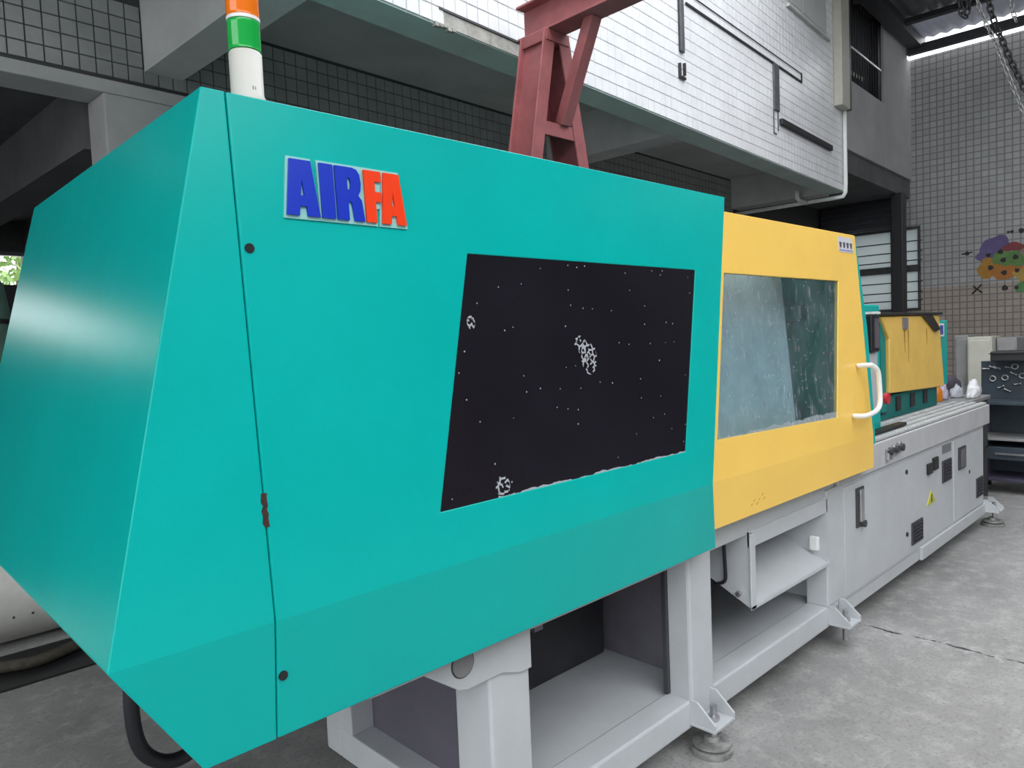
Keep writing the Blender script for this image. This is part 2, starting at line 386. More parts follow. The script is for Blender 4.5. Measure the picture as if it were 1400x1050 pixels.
band = mth(t, 'MULTIPLY', mth(t, 'LESS_THAN', sx.outputs[2], 2.25), 1.0)   # lower courses are brownish tiles
tint = mixc(t, band, (1.0, 1.0, 1.0), (0.92, 0.78, 0.66))
mx = t.nodes.new('ShaderNodeMix'); mx.data_type = 'RGBA'; mx.blend_type = 'MULTIPLY'; mx.inputs[0].default_value = 1.0
t.links.new(br.outputs['Color'], mx.inputs[6]); t.links.new(tint, mx.inputs[7])
fin = mixc(t, mth(t, 'MULTIPLY', ramp(t, nz, 0.4, 0.75), 0.35), mx.outputs[2], (0.19, 0.18, 0.17))
t.links.new(fin, b.inputs['Base Color']); b.inputs['Roughness'].default_value = 0.4
bp = t.nodes.new('ShaderNodeBump'); bp.inputs['Strength'].default_value = 0.5; bp.inputs['Distance'].default_value = 0.004; bp.invert = True
t.links.new(br.outputs['Fac'], bp.inputs['Height']); t.links.new(bp.outputs[0], b.inputs['Normal'])
FU = 14.5
wf = struct(boxes('wall_far', [((FU, FU + 0.25), (-9, 3.43), (0, 6.26)), ((FU, FU + 0.25), (4.75, 5.3), (0, 6.26)), ((FU, FU + 0.25), (3.43, 4.75), (3.36, 6.26)), ((FU, FU + 0.25), (3.43, 4.75), (0, 1.86))], m, xf=B), 'far wall covered in small square tiles')
struct(box('ceiling_bay', (10.9, 14.5), (3.76, 5.3), (3.87, 4.0), darkwall, xf=B))
sb = box('shade_box', (14.2, 14.498), (3.78, 5.05), (3.38, 3.86), mat('shade_navy', (0.025, 0.025, 0.035), 0.6, var=0.3), xf=B, bevel=0.01)  # added dark box, stands for the shade on the wall above the window
tag(sb, 'dark box added for the shaded wall above the frosted window', 'shade box')
for q in (3.48, 3.58, 3.68, 3.78): box('shade_box_rib', (14.19, 14.2), (3.78, 5.05), (q, q + 0.02), darkgrey, sb, xf=B)
# window in the far wall
m, t, b = node_mat('frosted_glass')
t.nodes.remove(b); o_ = t.nodes['Material Output']
tr = t.nodes.new('ShaderNodeBsdfTranslucent'); tr.inputs[0].default_value = (0.62, 0.66, 0.66, 1)
df = t.nodes.new('ShaderNodeBsdfDiffuse'); df.inputs[0].default_value = (0.5, 0.52, 0.52, 1)
ms = t.nodes.new('ShaderNodeMixShader'); ms.inputs[0].default_value = 0.5
t.links.new(tr.outputs[0], ms.inputs[1]); t.links.new(df.outputs[0], ms.inputs[2]); t.links.new(ms.outputs[0], o_.inputs[0])
frost = m
w4 = struct(boxes('window_4', [((FU, FU + 0.08), (3.43, 3.48), (1.86, 3.36)), ((FU, FU + 0.08), (4.70, 4.75), (1.86, 3.36)), ((FU, FU + 0.08), (3.43, 4.75), (3.31, 3.36)), ((FU, FU + 0.08), (3.43, 4.75), (1.86, 1.91)),
    ((FU, FU + 0.08), (3.43, 4.75), (2.56, 2.68)), ((FU, FU + 0.08), (3.86, 3.92), (1.86, 3.36))], darkgrey, xf=B), 'frosted window with dark bars in the far tiled wall')
for (v0, v1, z0, z1) in ((3.48, 3.86, 1.91, 2.56), (3.92, 4.70, 1.91, 2.56), (3.48, 3.86, 2.68, 3.31), (3.92, 4.70, 2.68, 3.31)):
    box('pane', (FU + 0.03, FU + 0.04), (v0, v1), (z0, z1), frost, w4, xf=B)
for z in (2.05, 2.2, 2.38, 2.76, 2.92, 3.1):
    tube('window_bar', [B(FU - 0.03, 3.40, z), B(FU - 0.03, 4.75, z)], 0.011, darkgrey, w4, n=6)
# painted flowers on the far wall
def wall_disc(name, v, z, rv, rz, col, off, blob=0.18):
    mm = mat('mural_' + name + '_%d' % (abs(hash(col)) % 997), col, 0.7, var=0.2, scale=10)
    n = 18; ph = random.random() * 6
    ring = [(1 + blob * math.sin(3 * a + ph) * 0.6 + blob * 0.5 * math.sin(5 * a + 2 * ph)) for a in [2 * pi * k / n for k in range(n)]]
    p0 = [B(FU - off, v + rv * ring[k] * math.cos(2 * pi * k / n), z + rz * ring[k] * math.sin(2 * pi * k / n)) for k in range(n)]
    p1 = [B(FU - 0.0005, v + rv * ring[k] * math.cos(2 * pi * k / n), z + rz * ring[k] * math.sin(2 * pi * k / n)) for k in range(n)]
    return prism(name, p0, p1, mm, wf)
k = 0.002
for (v, z, rv, rz, col) in ((2.30, 2.86, .22, .17, (0.13, 0.10, 0.24)), (2.42, 2.70, .16, .13, (0.14, 0.11, 0.26)), (2.38, 2.50, .20, .17, (0.42, 0.21, 0.03)), (2.20, 2.42, .20, .12, (0.44, 0.17, 0.03)),
        (2.05, 2.44, .16, .10, (0.46, 0.16, 0.03)), (2.20, 2.66, .15, .14, (0.13, 0.25, 0.07)), (2.0, 2.64, .15, .14, (0.12, 0.24, 0.07)), (2.06, 2.82, .16, .07, (0.24, 0.05, 0.06)), (1.88, 2.36, .18, .12, (0.45, 0.30, 0.07)), (1.90, 2.15, .14, .10, (0.10, 0.26, 0.09)), (1.8, 2.70, .15, .14, (0.30, 0.20, 0.20))):
    k += 0.0006; wall_disc('painted_petal', v, z, rv, rz, col, k)
for (v, z, r) in ((2.41, 2.72, .035), (2.24, 2.76, .04), (2.38, 2.51, .04), (2.19, 2.41, .04), (2.20, 2.62, .04), (2.03, 2.65, .04), (2.01, 2.43, .035), (2.18, 2.156, .045), (2.72, 2.785, .035), (1.95, 3.07, .04), (2.08, 3.07, .025), (2.13, 3.07, .02), (2.02, 2.15, .03)):
    wall_disc('painted_dot', v, z, r, r, (0.03, 0.025, 0.03), 0.012)
tube('painted_cross', [B(FU - .003, 2.65, 2.09), B(FU - .003, 2.51, 2.24)], 0.014, black, wf, n=6)
tube('painted_cross', [B(FU - .003, 2.63, 2.22), B(FU - .003, 2.50, 2.10)], 0.014, black, wf, n=6)
tube('painted_dash', [B(FU - .003, 2.80, 2.78), B(FU - .003, 2.64, 2.80)], 0.012, black, wf, n=6)

# ---- roof over the far end of the yard
m, t, b = node_mat('fibreglass_sheet')
t.nodes.remove(b); o_ = t.nodes['Material Output']
tr = t.nodes.new('ShaderNodeBsdfTranslucent'); tr.inputs[0].default_value = (0.30, 0.30, 0.33, 1)
df = t.nodes.new('ShaderNodeBsdfDiffuse'); df.inputs[0].default_value = (0.35, 0.35, 0.37, 1)
ms = t.nodes.new('ShaderNodeMixShader'); ms.inputs[0].default_value = 0.55
t.links.new(tr.outputs[0], ms.inputs[1]); t.links.new(df.outputs[0], ms.inputs[2]); t.links.new(ms.outputs[0], o_.inputs[0])
def corrugated(name, u0, u1, v0, v1, z0, mm, pitch=0.2, amp=0.018):
    n = int((v1 - v0) / (pitch / 4)); V, F = [], []
    for i in range(n + 1):
        v = v0 + (v1 - v0) * i / n; z = z0 + amp * math.sin(2 * pi * (v - v0) / pitch)
        V += [B(u0, v, z), B(u1, v, z)]
        if i: F.append((2 * i - 2, 2 * i - 1, 2 * i + 1, 2 * i))
    return mesh(name, V, F, mm, smooth=True, solid=0.003)
struct(corrugated('roof_sheet', 7.8, 13.25, -9, 3.9, 6.52, roofm), 'dark corrugated roof over the far end')
struct(corrugated('roof_sheet', 4.5, 7.85, -9, -1.5, 6.52, roofm), 'unseen dark corrugated roof added to dim the machine bed')  # extra roof out of view, added to cut the light on the bed
struct(corrugated('roof_skylight', 13.2, 14.30, -9, 3.5, 6.50, MATS['fibreglass_sheet']), 'translucent roof strip beside the far wall')
for q, (a, c_) in enumerate((((7.9, 8.02), (6.30, 6.49)), ((9.9, 10.02), (6.30, 6.49)), ((11.4, 11.52), (6.30, 6.49)), ((13.1, 13.22), (6.40, 6.48)), ((14.2, 14.32), (6.265, 6.40)))):
    struct(box('purlin', a, (-9, 3.55), c_, darkgrey, xf=B))
struct(box('roof_beam', (7.8, 14.4), (3.3, 3.52), (6.34, 6.56), darkgrey, xf=B), 'dark steel beam along the plaster wall top')

# ---- black steel post at the far bay
tag(box('steel_post', (13.72, 13.98), (3.52, 3.70), (0, 3.86), black, xf=B, bevel=0.01), 'black steel post standing before the frosted window', 'post')

# ---- the other side of the yard, behind the photographer
struct(box('wall_front', (-20, 22), (-7.3, -7.0), (0, 5.6), darkwall, xf=B), 'grey wall on the other side of the yard')

# ================================================================== INJECTION MOULDING MACHINE
mc = empty('moulding_machine', (2.2, 2.0, 0.0))
tag(mc, 'teal and yellow plastic injection moulding machine on a grey steel base', 'machine')
ZT, ZF, ZB = 2.126, 1.06, 0.806
def FY(z):                                   # front skin of the clamp cover
    if z >= ZF: return 1.37 + (z - ZF) * (0.079 / (ZT - ZF))
    return 1.396 - (z - ZB) / (ZF - ZB) * 0.026
def BY(z):                                   # rear skin
    if z >= ZF: return 2.97 - (z - ZF) * (0.06 / (ZT - ZF))
    return 2.945
XS = 0.636                                   # seam between end cover and main cover
def XR(z):                                   # slanting right edge
    return 2.315 + (z - ZF) * (0.273 / (ZT - ZF)) if z >= ZF else 2.365 - (z - ZB) * 0.197
# main cover: front with window opening
WIN = [(1.241, 1.833), (2.329, 1.833), (2.158, 1.195), (1.076, 1.195)]
g_ = 0.0012
def fp(x, z): return Vector((x, FY(z), z))
def bp_(x, z): return Vector((x, BY(z), z))
V = [fp(XS + g_, ZT), fp(XR(ZT), ZT), fp(XR(ZF), ZF), fp(XS + g_, ZF),           # 0-3
     fp(*WIN[0]), fp(*WIN[1]), fp(*WIN[2]), fp(*WIN[3]),                         # 4-7
     fp(XR(ZB), ZB), fp(XS + g_, ZB),                                           # 8,9
     bp_(XS + g_, ZT), bp_(XR(ZT), ZT), bp_(XR(ZF), ZF), bp_(XS + g_, ZF), bp_(XR(ZB), ZB), bp_(XS + g_, ZB)]  # 10-15
F = [(0, 4, 5, 1), (1, 5, 6, 2), (2, 6, 7, 3), (3, 7, 4, 0), (3, 9, 8, 2), (0, 1, 11, 10), (10, 11, 12, 13), (13, 12, 14, 15)]
cov = mesh('clamp_cover', V, F, teal, mc, solid=0.012, bevel=0.004)
# end cover
XE = lambda z: 0.329 + (z - ZF) * ((0.587 - 0.329) / (ZT - ZF)) if z >= ZF else 0.329 + (ZF - z) * (0.160 / (ZF - ZB))
x1 = XS - g_
V = [fp(XE(ZT), ZT), fp(x1, ZT), fp(x1, ZF), fp(XE(ZF), ZF), fp(x1, ZB), fp(XE(ZB), ZB),
     bp_(XE(ZT), ZT), bp_(x1, ZT), bp_(x1, ZF), bp_(XE(ZF), ZF), bp_(x1, ZB), bp_(XE(ZB), ZB)]
F = [(0, 3, 2, 1), (3, 5, 4, 2), (0, 1, 7, 6), (0, 6, 9, 3), (3, 9, 11, 5), (6, 7, 8, 9), (9, 8, 10, 11)]
endc = mesh('end_cover', V, F, teal, mc, solid=0.012, bevel=0.003, seg=3)
# dark strip that shows in the seam
boxes('seam_strip', [((XS - 0.006, XS + 0.006), (1.47, 1.49), (0.85, 2.1))], black, cov)
V = [Vector((x, FY(z) + 0.013, z)) for x, z in ((XS - .02, ZT - .01), (XS + .02, ZT - .01), (XS + .02, ZF), (XS - .02, ZF), (XS + .02, ZB + .01), (XS - .02, ZB + .01))]
mesh('seam_backing', V, [(0, 3, 2, 1), (3, 5, 4, 2)], black, cov)
# fixing screws
for (x, z) in ((0.655, 1.812), (0.650, 0.940)):
    lathe('cover_screw', (x, FY(z), z), [(0.011, -0.0025), (0.011, -0.0005), (0.0085, 0.0), (0.0085, 0.004)][::-1] if False else [(0.010, -0.003), (0.010, 0.004)], black, cov, n=16, axis='Y')
# rust chip at the seam
L_ = [(XS - 0.003 - 0.005 * abs(math.sin(i * 1.9)), 1.25 + i * 0.0085) for i in range(9)]; R_ = [(XS + 0.003 + 0.004 * abs(math.sin(i * 1.3 + 1)), 1.25 + i * 0.0085) for i in range(9)]
pts = L_ + R_[::-1]
plate_y('rust_chip', pts, lambda z: FY(z) - 0.0012, lambda z: FY(z) + 0.002, rust, cov)

# black scratched viewing panel
m, t, b = node_mat('scratched_black_acrylic')
g = t.nodes.new('ShaderNodeNewGeometry'); pos = g.outputs['Position']
q_ = t.nodes.new('ShaderNodeSeparateXYZ'); t.links.new(pos, q_.inputs[0]); c_ = t.nodes.new('ShaderNodeCombineXYZ'); t.links.new(q_.outputs[0], c_.inputs[0]); t.links.new(q_.outputs[2], c_.inputs[1]); pos2 = c_.outputs[0]
vo = t.nodes.new('ShaderNodeTexVoronoi'); vo.voronoi_dimensions = '2D'; vo.inputs['Scale'].default_value = 17.0; t.links.new(pos2, vo.inputs['Vector'])
spots_ = mth(t, 'MULTIPLY', mth(t, 'LESS_THAN', vo.outputs['Distance'], mth(t, 'MULTIPLY', noise(t, pos, 9, 2), 0.07)), mth(t, 'GREATER_THAN', mth(t, 'ADD', vo.outputs['Color'], 0.0), 0.66))
wv = noise(t, pos, 2.2, 5)
haze = mixc(t, mth(t, 'MULTIPLY', ramp(t, wv, 0.4, 0.75), 0.35), (0.010, 0.009, 0.013), (0.022, 0.020, 0.028))
def blob(cx, cz, rx, rz, sc, lo, hi):
    s_ = t.nodes.new('ShaderNodeSeparateXYZ'); t.links.new(pos, s_.inputs[0])
    dx = mth(t, 'DIVIDE', mth(t, 'SUBTRACT', s_.outputs[0], cx), rx); dz = mth(t, 'DIVIDE', mth(t, 'SUBTRACT', s_.outputs[2], cz), rz)
    d = mth(t, 'SQRT', mth(t, 'ADD', mth(t, 'MULTIPLY', dx, dx), mth(t, 'MULTIPLY', dz, dz)))
    v2 = t.nodes.new('ShaderNodeTexVoronoi'); v2.voronoi_dimensions = '2D'; v2.feature = 'DISTANCE_TO_EDGE'; v2.inputs['Scale'].default_value = sc; t.links.new(pos2, v2.inputs['Vector'])
    nn = mth(t, 'GREATER_THAN', noise(t, pos, 70, 2), 0.44)
    return mth(t, 'MULTIPLY', mth(t, 'LESS_THAN', d, 1.0), mth(t, 'MULTIPLY', nn, mth(t, 'LESS_THAN', v2.outputs['Distance'], lo)))
res = mth(t, 'MAXIMUM', blob(1.69, 1.545, 0.036, 0.052, 62, 0.16, 0), blob(1.655, 1.585, 0.026, 0.026, 45, 0.13, 0))
res = mth(t, 'MAXIMUM', res, blob(1.232, 1.655, 0.014, 0.018, 70, 0.17, 0))
res = mth(t, 'MAXIMUM', res, blob(1.29, 1.222, 0.026, 0.028, 50, 0.14, 0))
s_ = t.nodes.new('ShaderNodeSeparateXYZ'); t.links.new(pos, s_.inputs[0])
edge = mth(t, 'LESS_THAN', s_.outputs[2], mth(t, 'ADD', 1.186, mth(t, 'MULTIPLY', noise(t, pos, 22, 4), 0.024)))
edge = mth(t, 'MULTIPLY', edge, mth(t, 'GREATER_THAN', s_.outputs[0], 1.27))
allm = mth(t, 'MAXIMUM', mth(t, 'MAXIMUM', res, edge), mth(t, 'MULTIPLY', spots_, 0.8))
fc = mixc(t, mth(t, 'MULTIPLY', allm, 0.7), haze, (0.55, 0.58, 0.60))
t.links.new(fc, b.inputs['Base Color']); b.inputs['Roughness'].default_value = 0.16; b.inputs['Specular IOR Level'].default_value = 0.35
acry = m
plate_y('viewing_window', WIN, lambda z: FY(z) + 0.003, lambda z: FY(z) + 0.011, acry, cov)

# AIRFA lettering
blue = mat('sign_blue', (0.0, 0.028, 0.46), 0.3); red = mat('sign_red', (0.85, 0.05, 0.008), 0.25)
GL = {
 'A': ([[(0, 0), (.18, 1), (.80, 1), (1, 0), (.63, 0), (.60, .17), (.40, .17), (.37, 0)], [(.44, .36), (.50, .66), (.56, .36)]]),
 'I': ([[(0, 0), (0, 1), (1, 1), (1, 0)]]),
 'R': ([[(0, 0), (0, 1), (.62, 1), (.80, .97), (.90, .88), (.93, .72), (.90, .58), (.80, .48), (.92, .40), (1, 0), (.62, 0), (.56, .33), (.47, .37), (.42, .33), (.42, 0)], [(.42, .58), (.42, .80), (.53, .79), (.56, .69), (.53, .59)]]),
 'F': ([[(0, 0), (0, 1), (1, 1), (1, .80), (.6, .80), (.6, .60), (.93, .60), (.93, .41), (.6, .41), (.6, 0)]]),
}
def glyph(name, ch, x0, x1, z0, z1, col, par, thick=0.006, shear=0.0):
    cu = bpy.data.curves.new('g', 'CURVE'); cu.dimensions = '2D'; cu.fill_mode = 'BOTH'; cu.extrude = 0.5
    for loop in GL[ch]:
        sp_ = cu.splines.new('POLY'); sp_.points.add(len(loop) - 1); sp_.use_cyclic_u = True
        for p, q in zip(sp_.points, loop): p.co = (q[0], q[1], 0, 1)
    ob = bpy.data.objects.new('g', cu); COL.objects.link(ob)
    dg = bpy.context.evaluated_depsgraph_get(); me = bpy.data.meshes.new_from_object(ob.evaluated_get(dg))
    V = []
    for v in me.vertices:
        z = z0 + (z1 - z0) * v.co.y; x = x0 + (x1 - x0) * v.co.x + shear * v.co.y
        V.append(Vector((x, FY(z) - 0.004 - thick * (0.5 + v.co.z), z)))
    F = [tuple(p.vertices) for p in me.polygons]
    bpy.data.objects.remove(ob); bpy.data.meshes.remove(me)
    return mesh(name, V, F, col, par)
m, t, b = node_mat('clear_acrylic_edge')
b.inputs['Base Color'].default_value = (0.30, 0.62, 0.58, 1); b.inputs['Roughness'].default_value = 0.12
LX = (('A', .741, .819, blue), ('I', .8245, .8575, blue), ('R', .8625, .932, blue), ('F', .937, .983, red), ('A', .979, 1.048, red))
for ch, a, c_, col in LX:
    glyph('letter', ch, a, c_, 1.888, 2.008, col, cov, shear=0.002)
# clear acrylic outline behind the letters
pl = []
for ch, a, c_, col in LX:
    e = 0.005
    if ch == 'A': w_ = c_ - a; poly = [(a - e, 1.881), (a + .18 * w_ - .003, 2.014), (a + .80 * w_ + .005, 2.014), (c_ + e, 1.881)]
    elif ch == 'F': poly = [(a - .003, 1.881), (a - .002, 2.014), (c_ + .006, 2.014), (c_ + .002, 1.925), (a + .6 * (c_ - a) + .004, 1.92), (a + .6 * (c_ - a) + .004, 1.881)]
    else: poly = [(a - .003, 1.881), (a - .002, 2.014), (c_ + .004, 2.014), (c_ + .002, 1.881)]
    pl.append(poly)
V, F = [], []
for poly in pl:
    k = len(V); n = len(poly)
    V += [Vector((x, FY(z) - 0.004, z)) for x, z in poly] + [Vector((x, FY(z) + 0.001, z)) for x, z in poly]
    F += [tuple(k + i for i in range(n)), tuple(k + i for i in range(2 * n - 1, n - 1, -1))] + [(k + i, k + (i + 1) % n, k + n + (i + 1) % n, k + n + i) for i in range(n)]
mesh('letter_backing', V, F, MATS['clear_acrylic_edge'], cov)

# signal tower on the cover
lx, ly = 0.706, 1.498
st = lathe('signal_tower', (lx, ly, ZT), [(0.036, 0.0), (0.036, 0.012), (0.0335, 0.016), (0.0335, 0.102), (0.031, 0.106)], mat('lamp_body_ivory', (0.62, 0.61, 0.56), 0.4), mc, n=32)
def lens(nm, col, z0, z1):
    m, t, b = node_mat(nm + '_mat'); b.inputs['Base Color'].default_value = col + (1,); b.inputs['Roughness'].default_value = 0.12
    b.inputs['Subsurface Weight'].default_value = 0.25; b.inputs['Subsurface Radius'].default_value = (0.02, 0.02, 0.02)
    prof = [(0.031, z0)]; n = 8
    for i in range(n):
        za = z0 + (z1 - z0) * i / n; zb = z0 + (z1 - z0) * (i + 1) / n
        prof += [(0.0335, za + 0.0008), (0.0328, zb - 0.0008)]
    prof.append((0.031, z1)); 
    return lathe(nm, (lx, ly, ZT), prof, m, st, n=32)
lens('green_lens', (0.01, 0.42, 0.07), 0.107, 0.168)
lathe('lens_ring', (lx, ly, ZT), [(0.034, 0.1685), (0.034, 0.1755)], white, st, n=32)
lens('orange_lens', (0.90, 0.20, 0.01), 0.176, 0.237)
lathe('lens_ring', (lx, ly, ZT), [(0.034, 0.2375), (0.034, 0.244)], white, st, n=32)
lens('red_lens', (0.60, 0.02, 0.02), 0.2445, 0.305)
lathe('tower_cap', (lx, ly, ZT), [(0.034, 0.3055), (0.034, 0.318), (0.026, 0.328)], white, st, n=32)
boxes('lamp_print', [((lx - 0.004 + 0.005 * i, lx - 0.002 + 0.005 * i), (ly - 0.0345 + 0.0006 * i * i, ly - 0.030), (ZT + 0.022, ZT + 0.029)) for i in range(4)], mat('print_grey', (0.3, 0.3, 0.28), 0.6), st)

# yellow sliding door
def DY(z):
    return 1.47 - (2.08 - z) * 0.0741 if z >= 1.05 else 1.3937 + (1.05 - z) * 0.02
DW = [(2.595, 1.836), (3.707, 1.836), (3.545, 1.170), (2.433, 1.200)]
def dpnt(x, z): return Vector((x, DY(z), z))
V = [dpnt(2.50, 2.082), dpnt(3.973, 2.082), dpnt(3.985, 1.03), dpnt(2.29, 1.05), dpnt(*DW[0]), dpnt(*DW[1]), dpnt(*DW[2]), dpnt(*DW[3]), dpnt(3.995, 0.858), dpnt(2.30, 0.868)]
F = [(0, 4, 5, 1), (1, 5, 6, 2), (2, 6, 7, 3), (3, 7, 4, 0), (3, 9, 8, 2)]
V = [v + Vector((0, 0.012, 0)) for v in V]
door = mesh('safety_door', V, F, yellow, mc, solid=0.02, bevel=0.003)
# the closed door must look out towards -y
m, t, b = node_mat('scratched_clear_pane')
o_ = t.nodes['Material Output']; g = t.nodes.new('ShaderNodeNewGeometry'); pos = g.outputs['Position']
trn = t.nodes.new('ShaderNodeBsdfTransparent'); trn.inputs[0].default_value = (0.72, 0.80, 0.80, 1)
b.inputs['Roughness'].default_value = 0.12; b.inputs['Specular IOR Level'].default_value = 0.4
s1 = ramp(t, noise(t, pos, 5.0, 6, 0.7), 0.42, 0.75)
mpn = t.nodes.new('ShaderNodeMapping'); mpn.inputs['Rotation'].default_value = (0, 0.6, 0); mpn.inputs['Scale'].default_value = (90, 20, 12); t.links.new(pos, mpn.inputs[0])
s2 = ramp(t, noise(t, mpn.outputs[0], 1.0, 3, 0.5), 0.61, 0.68)
vo = t.nodes.new('ShaderNodeTexVoronoi'); vo.inputs['Scale'].default_value = 26; t.links.new(pos, vo.inputs['Vector'])
s3 = mth(t, 'LESS_THAN', vo.outputs['Distance'], 0.12)
s_ = t.nodes.new('ShaderNodeSeparateXYZ'); t.links.new(pos, s_.inputs[0])
s4 = mth(t, 'LESS_THAN', s_.outputs[2], mth(t, 'ADD', 1.175, mth(t, 'MULTIPLY', noise(t, pos, 14, 4), 0.05)))
fac = mth(t, 'MINIMUM', 1.0, mth(t, 'ADD', mth(t, 'ADD', mth(t, 'MULTIPLY', s1, 0.10), mth(t, 'MULTIPLY', s2, 0.35)), mth(t, 'ADD', mth(t, 'MULTIPLY', s3, 0.4), mth(t, 'MULTIPLY', s4, 0.5))))
fac = mth(t, 'ADD', fac, 0.06)
b.inputs['Base Color'].default_value = (0.42, 0.48, 0.52, 1)
ms = t.nodes.new('ShaderNodeMixShader'); t.links.new(fac, ms.inputs[0]); t.links.new(trn.outputs[0], ms.inputs[1]); t.links.new(b.outputs[0], ms.inputs[2]); t.links.new(ms.outputs[0], o_.inputs[0])
plate_y('door_pane', DW, lambda z: DY(z) + 0.018, lambda z: DY(z) + 0.024, m, door)
# white tubular handle
hz = [(3.84, DY(1.405) + 0.01, 1.405), (3.845, DY(1.41) - 0.045, 1.408), (3.86, 1.365, 1.405), (3.90, 1.352, 1.375), (3.915, 1.350, 1.30), (3.905, 1.345, 1.215), (3.86, 1.343, 1.180), (3.78, 1.350, 1.165), (3.735, DY(1.165) - 0.035, 1.160), (3.728, DY(1.165) + 0.01, 1.160)]
tube('door_handle', hz, 0.0125, white, door, n=12, sub=5)
# sticker
stk = mat('sticker_grey', (0.60, 0.60, 0.63), 0.5)
plate_y('door_sticker', [(3.745, 2.062), (3.925, 2.062), (3.925, 1.985), (3.745, 1.985)], lambda z: DY(z) + 0.0105, lambda z: DY(z) + 0.013, stk, door)
for q in ((3.755, 3.785), (3.80, 3.83), (3.845, 3.875), (3.89, 3.918)):
    plate_y('sticker_symbol', [(q[0], 2.035), (q[1], 2.035), (q[1] - 0.008, 2.008), (q[0] + 0.006, 2.006)], lambda z: DY(z) + 0.0095, lambda z: DY(z) + 0.011, mat('sticker_ink', (0.08, 0.08, 0.10), 0.5), door)
plate_y('sticker_symbol', [(3.75, 1.998), (3.92, 1.998), (3.92, 1.992), (3.75, 1.992)], lambda z: DY(z) + 0.0095, lambda z: DY(z) + 0.011, mat('sticker_blue', (0.25, 0.27, 0.5), 0.5), door)
# scuffs at the bottom of the door
sc_ = mat('scuff_brown', (0.66, 0.38, 0.08), 0.7, var=0.3, scale=50)
for i in range(6):
    x = 2.66 + 0.022 * i + 0.006 * math.sin(i * 3.3); z = 0.905 + 0.012 * math.sin(i * 2.1) + 0.004 * i
    plate_y('scuff', [(x, z), (x + 0.012, z + 0.003), (x + 0.015, z + 0.010), (x + 0.004, z + 0.007)], lambda zz: DY(zz) + 0.0108, lambda zz: DY(zz) + 0.013, sc_, door)

# fixed guard behind the door's right edge, rear guard, inside of the mould area
plate_y('fixed_guard', [(3.86, 2.08), (4.112, 2.085), (4.165, 1.60), (4.15, 1.10), (4.15, 0.96), (3.80, 0.96)], lambda z: DY(z) + 0.06, lambda z: DY(z) + 0.075, teal, mc, bevel=0.003)
plate_y('rear_guard', [(2.45, 2.08), (4.10, 2.08), (4.14, 0.86), (2.30, 0.86)], 2.84, 2.86, teal, mc)
plat = mat('platen_paint', (0.70, 0.79, 0.92), 0.45, var=0.25, scale=6)
plate_y('mould_shield', [(2.42, 1.98), (3.63, 1.98), (3.31, 1.0), (2.42, 1.0)], lambda z: 1.50 + (z - 1.0) * 0.24, lambda z: 1.512 + (z - 1.0) * 0.24, plat, mc)
box('mould_half', (3.42, 3.66), (1.75, 2.5), (0.9, 1.8), mat('mould_dark', (0.02, 0.03, 0.045), 0.4), mc, bevel=0.01)
box('shade_lid', (3.40, 4.10), (1.56, 2.84), (2.06, 2.075), teal, mc)  # unseen lid added to shade the right half of the mould area
box('stationary_platen', (3.95, 4.2), (1.62, 2.6), (0.86, 1.9), teal, mc, bevel=0.01)
for (y, z) in ((1.78, 1.15), (1.78, 1.70), (2.40, 1.15), (2.40, 1.70)):
    lathe('tie_bar', (1.2, y, z), [(0.05, 0.0), (0.05, 2.8)], steel, mc, n=16, axis='X')
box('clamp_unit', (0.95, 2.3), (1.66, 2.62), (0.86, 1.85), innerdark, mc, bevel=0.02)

# ---- steel base
base = boxes('base_rail', [((1.307, 3.69), (1.492, 1.60), (0.10, 0.207))], machgrey, mc, bevel=0.008)
boxes('base_rail', [((1.307, 1.41), (1.60, 2.34), (0.10, 0.207))], machgrey, mc, bevel=0.006)
boxes('base_rail', [((1.307, 3.69), (2.34, 2.44), (0.10, 0.207))], machgrey, mc, bevel=0.006)
box('base_pan', (1.41, 3.69), (1.60, 2.34), (0.188, 0.198), machgrey, mc)
box('upper_rail', (0.92, 3.69), (1.497, 1.62), (0.744, 0.86), machgrey, mc, bevel=0.006)
box('upper_rail', (0.92, 3.69), (2.32, 2.435), (0.744, 0.86), machgrey, mc, bevel=0.006)
box('base_post', (1.307, 1.467), (1.495, 1.652), (0.203, 0.747), machgrey, mc, bevel=0.008)
box('base_post', (2.32, 2.485), (1.488, 1.60), (0.108, 0.85), machgrey, mc, bevel=0.012)
box('base_post', (1.307, 1.41), (2.26, 2.438), (0.203, 0.747), machgrey, mc, bevel=0.006)
box('base_post', (2.32, 2.485), (2.30, 2.438), (0.203, 0.747), machgrey, mc, bevel=0.008)
gp = plate_y('gusset_plate', [(1.08, 0.75), (1.19, 0.672), (1.22, 0.664), (1.35, 0.664), (1.42, 0.64), (1.467, 0.64), (1.467, 0.83), (1.08, 0.83)], 1.484, 1.4945, machgrey, mc, bevel=0.003)
lathe('hole_plug', (1.205, 1.486, 0.742), [(0.036, -0.006), (0.036, 0.004)], mat('plug_grey', (0.22, 0.22, 0.22), 0.6), gp, n=24, axis='Y')
lathe('hole_rim', (1.205, 1.486, 0.742), [(0.040, -0.0035), (0.040, 0.004)], darkgrey, gp, n=24, axis='Y')
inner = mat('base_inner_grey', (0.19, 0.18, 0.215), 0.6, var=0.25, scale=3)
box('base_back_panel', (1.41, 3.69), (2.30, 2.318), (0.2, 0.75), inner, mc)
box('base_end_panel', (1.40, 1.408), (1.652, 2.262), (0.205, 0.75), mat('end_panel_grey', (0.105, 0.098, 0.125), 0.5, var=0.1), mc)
box('light_stop_plate', (0.95, 3.69), (1.62, 2.32), (0.80, 0.86), innerdark, mc)  # hidden plate added to stop light entering the base from above
box('hanging_bracket', (1.62, 1.66), (1.62, 1.76), (0.66, 0.75), inner, mc)
